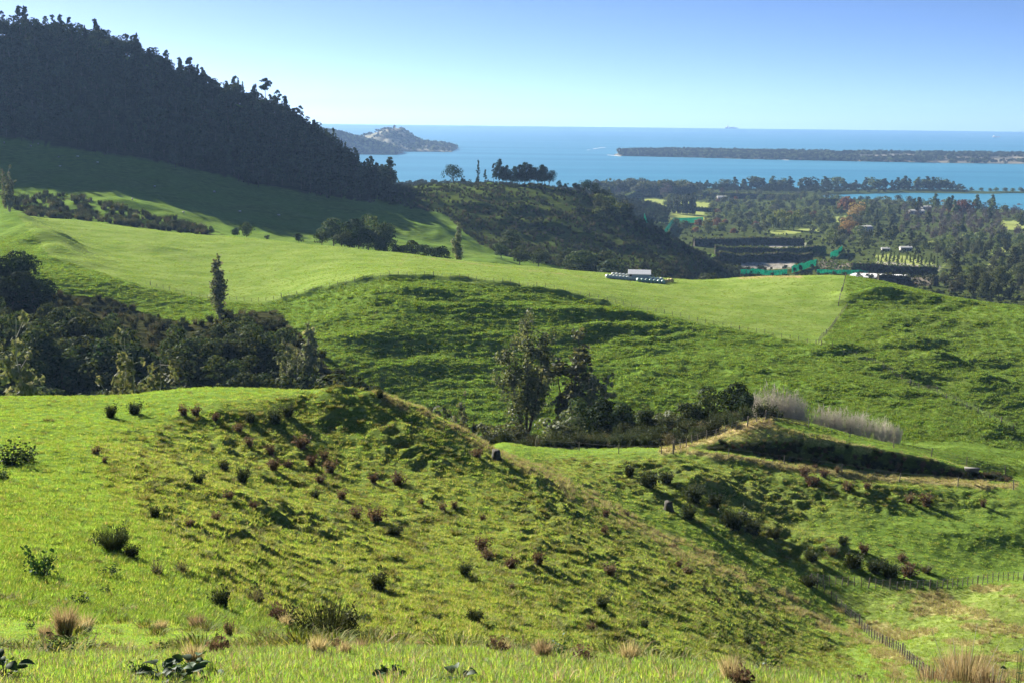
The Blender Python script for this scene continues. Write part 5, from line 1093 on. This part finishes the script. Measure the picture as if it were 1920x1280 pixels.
rng = np.random.default_rng(77); k = 6500; i = rng.uniform(1, 158, k); t = rng.uniform(.03, .88, k) ** 1.3; x = np.interp(i, np.arange(160), gx); y = np.interp(x, gx, yf) + t * np.interp(x, gx, dep); clear = fbm(x / 260, y / 160, 3, 12)
pxs, pys = project(x, y, 0 * x + 5); keep = (clear < np.where(pxs < 1560, .6, .05)); x, y, t = x[keep], y[keep], t[keep]; z = -3 + 6.5 * sstep(0, .03, t) + 7 * sstep(.05, .4, t)
pine_j = far_tree + [joined(a, b, 'far_pine') for a, b, h in PROTO['low_pine']]
scatter('spit_trees', np.column_stack([x, y, z - .5]), rng.uniform(0, 6.28, len(x)), rng.uniform(.8, 1.35, len(x)), rng.integers(0, len(far_tree), len(x)), far_tree, 'dense pine plantation along the spit')
# beacon on the spit's tip
M['steel'] = plain('painted_steel', (.30, .31, .33), .5, .1, 1); M['white_paint'] = plain('white_paint', (.75, .75, .75), .5, .05, 1); M['hull'] = plain('ship_hull', (.62, .64, .66), .5, .1, .05); M['hull_dark'] = plain('ship_hull_dark', (.10, .11, .14), .5, .1, .05)
p = sea_at(1161, 292.5); e = link('beacon_tower', None, None, p, None, None, 'thin beacon tower at the tip of the spit', 'tower')
b = MB(); 
for sx in (-1, 1):
    for sy in (-1, 1): b.tube([(sx * 2.5, sy * 2.5, -2), (sx * .8, sy * .8, 14)], [.4, .3], 5)
for h in (4, 9): b.box((0, 0, h), (4.4 - h * .18, 4.4 - h * .18, .3))
link('lattice', b.mesh('lattice', M['steel']), e); b = MB(); b.box((0, 0, 16), (2.6, 2.6, 4)); b.tube([(0, 0, 18), (0, 0, 20)], [.9, .1], 8); link('lantern', b.mesh('lantern', M['steel']), e)
def ship(px, py, Ls, label, name, dark):
    p = sea_at(px, py); e = link(name, None, None, p, .15, None, label, 'ship'); B = Ls * .15; H = Ls * .07; m = M['hull_dark' if dark else 'hull']
    t = np.linspace(0, 1, 9); w = np.array([.55, .85, 1, 1, 1, 1, .9, .6, .03]) * B / 2; up = np.array([.25, .1, 0, 0, 0, 0, .1, .3, .55]) * H
    V = []; 
    for i in range(9):
        xx = (t[i] - .5) * Ls; V += [(xx, -w[i], H + up[i]), (xx * .97, -w[i] * .75, -1.5), (xx * .97, w[i] * .75, -1.5), (xx, w[i], H + up[i])]
    F = [(i * 4 + a, i * 4 + a + 4, i * 4 + (a + 1) % 4 + 4, i * 4 + (a + 1) % 4) for i in range(8) for a in range(4)] + [(0, 1, 2, 3)]
    h = MB(); h.add(V, F); link('hull', h.mesh('hull', m), e)
    s = MB(); s.box((-Ls * .30, 0, H + Ls * .06), (Ls * .14, B * .8, Ls * .12)); s.box((-Ls * .28, 0, H + Ls * .14), (Ls * .09, B * .7, Ls * .05)); link('superstructure', s.mesh('superstructure', M['white_paint']), e)
    mm = MB(); mm.tube([(-Ls * .25, 0, H), (-Ls * .25, 0, H + Ls * .26)], [.5, .25], 6); mm.tube([(Ls * .2, 0, H), (Ls * .2, 0, H + Ls * .2)], [.5, .25], 6); link('mast', mm.mesh('mast', m), e)
    c = MB(); c.box((Ls * .05, 0, H + Ls * .03), (Ls * .4, B * .7, Ls * .05)); link('deck_cargo', c.mesh('deck_cargo', m), e)
ship(1868, 258, 62, 'small white ship out on the sea at right', 'ship', False)
ship(1371, 241.6, 150, 'faint dark ship on the horizon line', 'ship', True)
M['foam'] = plain('foam', (.8, .84, .86), .8, .1, .05)
def foam(pts, w, label):
    P = np.array([sea_at(a, b) for a, b in pts]); k = len(P); mb = MB(); V = []; rng = np.random.default_rng(k)
    for q in P: ww = w * rng.uniform(.4, 1); V += [q + [0, -ww, .35], q + [0, 0, .9], q + [0, ww, .35]]
    mb.add(np.array(V), [(i * 3 + j, i * 3 + j + 3, i * 3 + j + 4, i * 3 + j + 1) for i in range(k - 1) for j in range(2)]); link('breaking_wave', mb.mesh('breaking_wave', M['foam']), kind='stuff', label=label)
foam([(1112, 280), (1120, 278.5), (1128, 277.5), (1135, 277)], 22, 'white breaking waves off the tip of spit'); foam([(1138, 291), (1148, 292), (1156, 292.5), (1164, 293.5)], 18, 'white surf on the bar beside the beacon'); foam([(1100, 282), (1106, 281.5)], 16, 'small white wave left of the spit'); foam([(1455, 299.6), (1462, 300), (1470, 300.4), (1478, 300.8)], 22, 'pale sand and surf on the spit shore')

# ---------------------------------------------------------------- shed, bales, fences, stumps, sheep
M['shed_wall'] = plain('shed_steel', (.42, .46, .52), .5, .12, 1.5); M['shed_roof'] = plain('shed_roof_steel', (.46, .49, .53), .35, .08, 1.5); M['doorway_shade'] = plain('shed_inside_shade', (.03, .035, .04), .9, .2, 1)
p = pick([1200], [527])[0]; Lx, Wy, h0, h1 = 6.4, 4.4, 2.1, 2.8
e = link('farm_shed', None, None, (p[0], p[1] + 2, p[2] - .1), -.10, None, 'grey steel farm shed with pale sloping roof on the bright bench', 'shed')
def panel(name, V, F, mat, parent, th=.0):
    mb = MB(); mb.add(np.array(V, float), F); return link(name, mb.mesh(name, mat), parent)
x_, y_ = Lx / 2, Wy / 2
fw_ = panel('front_wall', [(-x_, -y_, -.4), (x_, -y_, -.4), (x_, -y_, h0), (-x_, -y_, h0)], [(0, 1, 2, 3)], M['shed_wall'], e)
panel('back_wall', [(-x_, y_, -.4), (x_, y_, -.4), (x_, y_, h1), (-x_, y_, h1)], [(3, 2, 1, 0)], M['shed_wall'], e)
for s_ in (-1, 1): panel('side_wall', [(s_ * x_, -y_, -.4), (s_ * x_, y_, -.4), (s_ * x_, y_, h1), (s_ * x_, -y_, h0)], [(0, 1, 2, 3)], M['shed_wall'], e)
mb = MB(); 
k_ = 33; V = []
for i in range(k_):
    xx = -x_ - .25 + (Lx + .5) * i / (k_ - 1); zz = .05 * (i % 2)
    V += [(xx, -y_ - .4, h0 - .02 + zz), (xx, y_ + .3, h1 + .10 + zz)]
mb.add(np.array(V), [(2 * i, 2 * i + 2, 2 * i + 3, 2 * i + 1) for i in range(k_ - 1)]); mb.add(np.array(V) - [0, 0, .1], [(2 * i + 1, 2 * i + 3, 2 * i + 2, 2 * i) for i in range(k_ - 1)]); link('roof', mb.mesh('roof', M['shed_roof']), e)
panel('doorway', [(-x_ + .3, -y_ - .03, -.2), (-x_ + .9, -y_ - .03, -.2), (-x_ + .9, -y_ - .03, 2.0), (-x_ + .3, -y_ - .03, 2.0)], [(0, 1, 2, 3)], M['doorway_shade'], fw_)  # flat dark panel on the closed wall, painted as the shaded opening
mb = MB()
for i in range(26): mb.box((-x_ + .15 + i * .29, -y_ - .012, h0 / 2 - .2), (.05, .02, h0 + .3))
link('wall_ribs', mb.mesh('wall_ribs', M['shed_wall']), fw_)
M['bale'] = plain('bale_wrap', (.26, .40, .36), .35, .15, 2, spec=.6); M['bale_white'] = plain('bale_wrap_white', (.5, .54, .52), .35, .1, 2, spec=.6); M['hay'] = plain('hay', (.42, .34, .17), .9, .3, 5)
def bale_mesh(mat, r=.62, w=1.2):
    V = []; F = []; S = 14; rng = np.random.default_rng(3)
    prof = [(-.5, .0), (-.5, .82), (-.44, .96), (-.25, 1.0), (.25, 1.0), (.44, .96), (.5, .82), (.5, .0)]
    for a, b in prof:
        for j in range(S):
            t = 2 * math.pi * j / S; q = 1 + .025 * rng.normal(); V.append((r * b * math.cos(t) * q, a * w, r * max(b * math.sin(t) * q, -.9) + r * .9))
    for i in range(len(prof) - 1):
        for j in range(S): F.append((i * S + j, i * S + (j + 1) % S, (i + 1) * S + (j + 1) % S, (i + 1) * S + j))
    return mesh_np('bale', np.array(V), np.array(F), mat, True)
BMs = [bale_mesh(M['bale']), bale_mesh(M['bale_white']), bale_mesh(M['hay'])]
def bales(n_, px0, py0, px1, py1, mi, text, up=0, rz=.1):
    P = pick(np.linspace(px0, px1, n_), np.linspace(py0, py1, n_))
    for i in range(n_):
        link('wrapped_bale' if mi < 2 else 'hay_bale', BMs[mi], None, (P[i, 0], P[i, 1], P[i, 2] + up - .04), rz + random.uniform(-.15, .15), None, '%s bale, %s %s' % (['pale green wrapped', 'white wrapped', 'straw coloured'][mi], nth(i, n_), text), 'bale', 'bales beside the shed')
bales(9, 1139, 521.5, 1189, 526.5, 1, 'in front, left of shed')
bales(5, 1150, 518, 1176, 520.5, 1, 'behind, left of shed')
bales(7, 1197, 528.5, 1243, 532.5, 0, 'in front, right of shed')
bales(5, 1212, 527.5, 1240, 530, 1, 'behind, right of shed', .35)
bales(3, 1248, 531, 1259, 529.5, 2, 'at the right end of bales')

post_mb = MB(); post_mb.tube([(0, 0, -.3), (0, 0, .6), (0, 0, 1.2)], [.075, .07, .062], 6); POST = post_mb.mesh('post', M['wood'])
def fence(pts, step, label, h=1.15, thick=1.0, wires=4, ymin=3.0, jit=.04, name='post_and_wire_fence'):
    P = world_line(pts, step) if ymin == 3.0 else None
    o = P[0]; e = link(name, None, None, o, None, None, label, 'fence', 'post and wire fences')
    for i, q in enumerate(P):
        big = 1.6 if i % 9 == 0 else 1.0
        ob = link('post', POST, e, q - o, random.uniform(0, 6), (thick * big, thick * big, h / 1.2 * random.uniform(.88, 1.12) * (1.1 if big > 1 else 1))); ob.rotation_euler = (random.gauss(0, jit), random.gauss(0, jit), random.uniform(0, 6))
    for w in range(wires):
        mb = MB(); Q = P - o; Q = Q + [0, 0, h * (.2 + .72 * w / max(1, wires - 1))]
        mb.tube(Q, .009, 3, cap=False); link('wire', mb.mesh('wire', M['wire']), e)
fence([(282, 535), (330, 548), (380, 558), (430, 563), (500, 564), (560, 552), (620, 537), (680, 524), (740, 516), (870, 521), (1000, 537), (1150, 566), (1290, 598), (1420, 624), (1530, 645)], 2.1, 'long post and wire fence dividing the bright bench from the shaded face', thick=.75, h=.95)
fence([(1586, 519), (1580, 545), (1572, 574)], 2.4, 'fence running up the bright bench towards the white sheet', thick=.8)
fence([(1588, 577), (1570, 600), (1548, 628), (1534, 645)], 2.4, 'short fence climbing from the bench corner', thick=.8)
fence([(1540, 648), (1620, 676), (1700, 714), (1790, 752), (1900, 806)], 3.0, 'fence following the right hand spur downhill', thick=.9)
fence([(1520, 1092), (1600, 1098), (1680, 1106), (1760, 1104), (1840, 1095), (1918, 1088)], .62, 'closely posted fence crossing the lower valley above the yellow field', h=.9, thick=.55)
fence([(1518, 1096), (1560, 1125), (1610, 1170), (1660, 1210), (1720, 1255), (1765, 1290)], .8, 'closely posted fence running down the right foot of near spur', h=.85, thick=.6)
fence([(1264, 842), (1310, 828), (1360, 812), (1400, 800), (1436, 788)], 1.3, 'fence climbing the left flank of the mound through dry grass', h=1.1, thick=.8)
fence([(1436, 786), (1510, 800), (1600, 820), (1700, 846), (1800, 870), (1885, 892)], 5.0, 'sparse fence along the crest of the mound', h=1.2, thick=.8)
fence([(1262, 850), (1330, 856), (1400, 864), (1465, 870), (1570, 886), (1700, 902), (1840, 915), (1900, 918)], 5.5, 'sparse posts along the lower edge of the track', h=1.15, thick=.8, wires=2)
fence([(1005, 838), (1080, 843), (1180, 850), (1240, 850)], 4.0, 'low fence in front of the dark gully trees', h=1.0, thick=.8, wires=2)
# stumps
M['stump'] = plain('grey_stump', (.045, .042, .038), .9, .35, 7, bump=.6)
def stump(px, py, hp, label):
    p = pick([px], [py])[0]; h = hp * p[1] / FPX; rng = np.random.default_rng(int(px)); S = 12; V = []; F = []
    for k, (zz, r) in enumerate([(-.2, 1.35), (.05, 1.15), (.3, .95), (.7, .86), (1.0, .82)]):
        for j in range(S):
            t = 2 * math.pi * j / S; q = r * (1 + .14 * math.sin(3 * t + k * .2) + .05 * rng.normal()); V.append((q * .5 * h * math.cos(t), q * .5 * h * math.sin(t), h * (zz + (.07 * rng.normal() if k == 4 else 0))))
    V.append((0, 0, h * .93))
    for k in range(4):
        for j in range(S): F.append((k * S + j, k * S + (j + 1) % S, (k + 1) * S + (j + 1) % S, (k + 1) * S + j))
    mb = MB(); mb.add(V, F); mb.f3.append(np.array([(4 * S + j, 4 * S + (j + 1) % S, 5 * S) for j in range(S)])); mb.m3.append(np.zeros(S, int))
    link('tree_stump', mb.mesh('tree_stump', M['stump']), None, p, None, None, label, 'stump')
stump(930, 860, 18, 'grey weathered stump near the dry spur edge'); stump(1253, 956, 18, 'grey stump standing in the shaded gully')
mb = MB(); mb.box((0, 0, .2), (1.6, .7, .4)); mb.box((0, 0, .43), (1.7, .8, .07)); p = pick([1822], [884])[0]
link('stone_trough', mb.mesh('stone_trough', plain('concrete', (.13, .13, .125), .9, .2, 3)), None, p, -.3, None, 'pale trough block at the right end of the cut bank', 'trough')
# sheep in the shade
M['wool'] = plain('wool', (.72, .69, .62), .95, .12, 8); M['face'] = plain('sheep_face', (.35, .31, .27), .9, .15, 8)
def sheep_meshes():
    b = MB(); S = 10; V = []; F = []
    prof = [(-.52, .06, .62), (-.46, .20, .62), (-.25, .27, .60), (.05, .29, .58), (.30, .26, .61), (.45, .18, .68), (.50, .08, .72)]
    for x0, r, zc in prof:
        for j in range(S): t = 2 * math.pi * j / S; V.append((x0, r * math.cos(t), zc + r * .95 * math.sin(t)))
    for i in range(len(prof) - 1):
        for j in range(S): F.append((i * S + j, i * S + (j + 1) % S, (i + 1) * S + (j + 1) % S, (i + 1) * S + j))
    b.add(V, F); b.tube([(-.50, 0, .66), (-.60, 0, .5)], [.05, .03], 5); body = b.mesh('body', M['wool'], True)
    h = MB(); h.tube([(.44, 0, .70), (.58, 0, .66), (.68, 0, .52), (.76, 0, .40)], [.12, .11, .09, .05], 7)
    head = h.mesh('head', M['face'], True); l = MB(); l.tube([(0, 0, .45), (.02, 0, .25), (0, 0, -.02)], [.07, .045, .04], 6); return body, head, l.mesh('leg', M['face'], True)
SB, SH, SL = sheep_meshes()
se_ = MB(); se_.tube([(0, 0, 0), (.12, 0, .0)], [.035, .01], 4); SE = se_.mesh('ear', M['face'])
shp = sorted([(8, 270), (58, 276), (72, 272), (110, 297), (146, 296), (183, 307), (113, 314), (248, 376), (344, 401), (450, 399), (523, 406), (30, 248), (290, 352), (402, 362)])
for i, (px, py) in enumerate(shp):
    p = pick([px], [py])[0]; e = link('sheep', None, None, p, random.uniform(0, 6.28), 1.25, 'white sheep, %s grazing the shaded pasture' % nth(i, len(shp)), 'sheep', 'sheep on the shaded pasture')
    link('body', SB, e); hd = link('head', SH, e)
    for s_ in (-1, 1): link('ear', SE, hd, (.58, s_ * .08, .70), s_ * 1.57)
    for lx in (-.32, .28):
        for ly in (-.13, .13): link('leg', SL, e, (lx, ly, 0))
print('things', round(time.time() - T0, 1), 's')
# ---------------------------------------------------------------- plants close to the viewpoint
def leaf_mesh(L, Wd, mat):
    V = []; F = []; k = 7
    for i in range(k):
        t = i / (k - 1); w = Wd / 2 * math.sin(math.pi * min(1, t * .93 + .05)) ** .75 + .002; zc = .10 * L * math.sin(t * 2.2) - .18 * L * t * t
        V += [(t * L, -w, zc + w * .35), (t * L, 0, zc), (t * L, w, zc + w * .35)]
    for i in range(k - 1):
        for j in range(2): F.append((i * 3 + j, i * 3 + j + 3, i * 3 + j + 4, i * 3 + j + 1))
    return mesh_np('leaf', np.array(V), np.array(F), mat, True)
LEAVES = [leaf_mesh(.085, .065, M['broadleaf']), leaf_mesh(.065, .052, M['broadleaf']), leaf_mesh(.10, .07, M['broadleaf'])]
M['stalk'] = plain('green_stalk', (.07, .11, .03), .6, .25, 8)
def leaf_plant(px, py, Y, h, nl, label, seed):
    rng = np.random.default_rng(seed); d = ray([px], [py])[0]; x, y = d[0] * Y, Y; z = float(ground(x, y)); top = EYE + d[2] * Y; h = max(h, top - z)
    e = link('leafy_weed', None, None, (x, y, z - .02), None, None, label, 'plant', 'dark leafy weeds at the viewpoint'); st = MB()
    for i in range(nl):
        a = i * 2.4 + rng.uniform(-.4, .4); hh = h * (.35 + .65 * (i + .5) / nl); r = rng.uniform(.03, .13) * (1.2 - .5 * i / nl)
        p = np.array([r * math.cos(a), r * math.sin(a), hh - .02]); st.tube([(0, 0, 0), (p[0] * .5, p[1] * .5, hh * .6), p], [.005, .004, .002], 4)
        lf = link('leaf', LEAVES[int(rng.integers(0, 3))], e, p); lf.rotation_euler = (rng.uniform(-.5, .5), rng.uniform(-.6, .5), a); s_ = rng.uniform(.75, 1.15); lf.scale = (s_, s_, s_)
    link('stem', st.mesh('stem', M['stalk']), e)
for i, (px, py, Y, h, nl, lb) in enumerate([(300, 1262, 8.2, .16, 18, 'dark glossy leafy weed at bottom edge, larger left one of a pair'), (330, 1266, 8.0, .15, 14, 'dark leafy weed filling the gap between the pair at bottom edge'), (364, 1256, 8.3, .17, 14, 'dark glossy leafy weed at bottom edge, right one of a pair'), (8, 1262, 8.2, .16, 15, 'dark leafy weed in the bottom left corner'), (730, 1268, 8.2, .13, 9, 'small dark leafy weed at the bottom edge left of centre'), (862, 1272, 8.2, .13, 9, 'small dark leafy weed at the bottom edge near centre'), (1916, 1182, 12.5, .5, 9, 'dark leafy weed at the right edge beside the dry brush')]):
    leaf_plant(px, py, Y, h, nl, lb, 900 + i)
for px, py, hp, k, w, lb in [(82, 1082, 92, 'leafy', .85, 'sparse green leafy shrub on the lower left slope'), (205, 1078, 34, 'leafy', 1.3, 'low leafy weed right of the sparse leafy shrub'), (196, 1112, 28, 'leafy', 1.2, 'small leafy weed above the dry clump'), (20, 870, 60, 'leafy', 1.4, 'broad grey green leafy thicket at the left edge'), (52, 862, 40, 'leafy', 1.5, 'smaller leafy thicket next to the one at the left edge'), (8, 900, 34, 'leafy', 1.4, 'low leafy patch under the left edge thicket'), (150, 1135, 46, 'leafy', 1.1, 'dark leafy weed behind the dry grass clump'),
                             (70, 1130, 20, 'leafy', 1.6, 'flat dark weed left of the dry grass clump'), (255, 1098, 24, 'leafy', 1.1, 'tiny leafy weed below the dense gorse bush')]:
    put_shrub(k, px, py, hp, lb, 'leafy weeds on the left slope', 'leafy_shrub', w)
for px, py, hp, k, w, lb in [(122, 1192, 92, 'straw', .9, 'tall dry straw coloured clump on the lower left'), (158, 1186, 56, 'straw', 1.3, 'lower dry clump on the right side of the tall straw clump'), (86, 1196, 44, 'straw', 1.2, 'lower dry clump on the left side of the tall straw clump'), (302, 1180, 34, 'straw', 1.3, 'short dry tuft left of the brown weeds'), (370, 1178, 44, 'straw', 1.3, 'dry tuft with brown stems near lower left'), (540, 1182, 50, 'straw', 1.0, 'yellow grass tuft left of the big dark bush'), (945, 1222, 46, 'straw', .6, 'slim dry weed at the near brow in the centre'), (632, 1222, 52, 'brown', .7, 'brown dead weed in front of the big dark bush'), (430, 1192, 50, 'brown', .6, 'leaning brown dead weed on lower left'), (376, 1206, 22, 'brown', 1.2, 'small brown dead weed beside the leaning one'), (312, 1216, 18, 'dark', 1.8, 'small dark low weed on the near grass'), (840, 1218, 40, 'brown', .5, 'thin brown weed stalk at near brow'), (1210, 1262, 26, 'straw', 1.4, 'dry tuft on the near brow right of centre')]:
    put_shrub(k, px, py, hp, lb, 'dry weeds near the viewpoint', 'dry_weed', w)
# the dry brush at the lower right, rising from below the frame
def brush(px, py, Y, label, s, seed):
    d = ray([px], [py])[0]; x, y = d[0] * Y, Y; z = float(ground(x, y)); h = EYE + d[2] * Y - z; rng = np.random.default_rng(seed)
    e = link('dry_brush', None, None, (x, y, z - .03), rng.uniform(0, 6), None, label, 'brush', 'dry brush at lower right'); b = MB(); blades(b, rng, 900, .18 * s, h * 1.12, .34 * s, .007, .22, 3, 0, (.6, 1.05)); blades(b, rng, 500, .30 * s, h * 1.0, .42 * s, .007, .5, 3, 0, (.6, 1.1)); link('dry_leaves', b.mesh('dry_leaves', M['straw']), e)
    t = MB()
    for i in range(10):
        a = rng.uniform(0, 6.28); q = rng.uniform(.15, .5) * s; hh = h * rng.uniform(.7, 1.08); t.tube([(0, 0, 0), (q * .4 * math.cos(a), q * .4 * math.sin(a), hh * .5), (q * math.cos(a), q * math.sin(a), hh)], [.008, .006, .002], 4)
    link('stem', t.mesh('stem', M['dead']), e)
brush(1815, 1180, 13.0, 'tangled dry straw coloured brush at the lower right corner', .85, 5); brush(1760, 1222, 13.0, 'lower dry brush clump left of the tangled one', .6, 6); brush(1866, 1225, 12.6, 'lower dry brush clump right of the tangled one', .5, 7)
print('foreground', round(time.time() - T0, 1), 's')
# ---------------------------------------------------------------- haze over the whole place
mb = MB(); mb.box((0, SEA / 2 - 1000, 65), (2 * SEA + 200, SEA + 2600, 390))
mt, n, out_n = newmat('haze')
pv = nd(n, 'ShaderNodeVolumePrincipled'); pv.inputs['Density'].default_value = 6.0e-5; pv.inputs['Color'].default_value = (.30, .50, .90, 1); pv.inputs['Anisotropy'].default_value = .25
n.links.new(pv.outputs[0], out_n.inputs['Volume'])
link('haze', mb.mesh('haze', mt), kind='stuff')
print('built in', round(time.time() - T0, 1), 's', len(bpy.data.objects), 'objects')
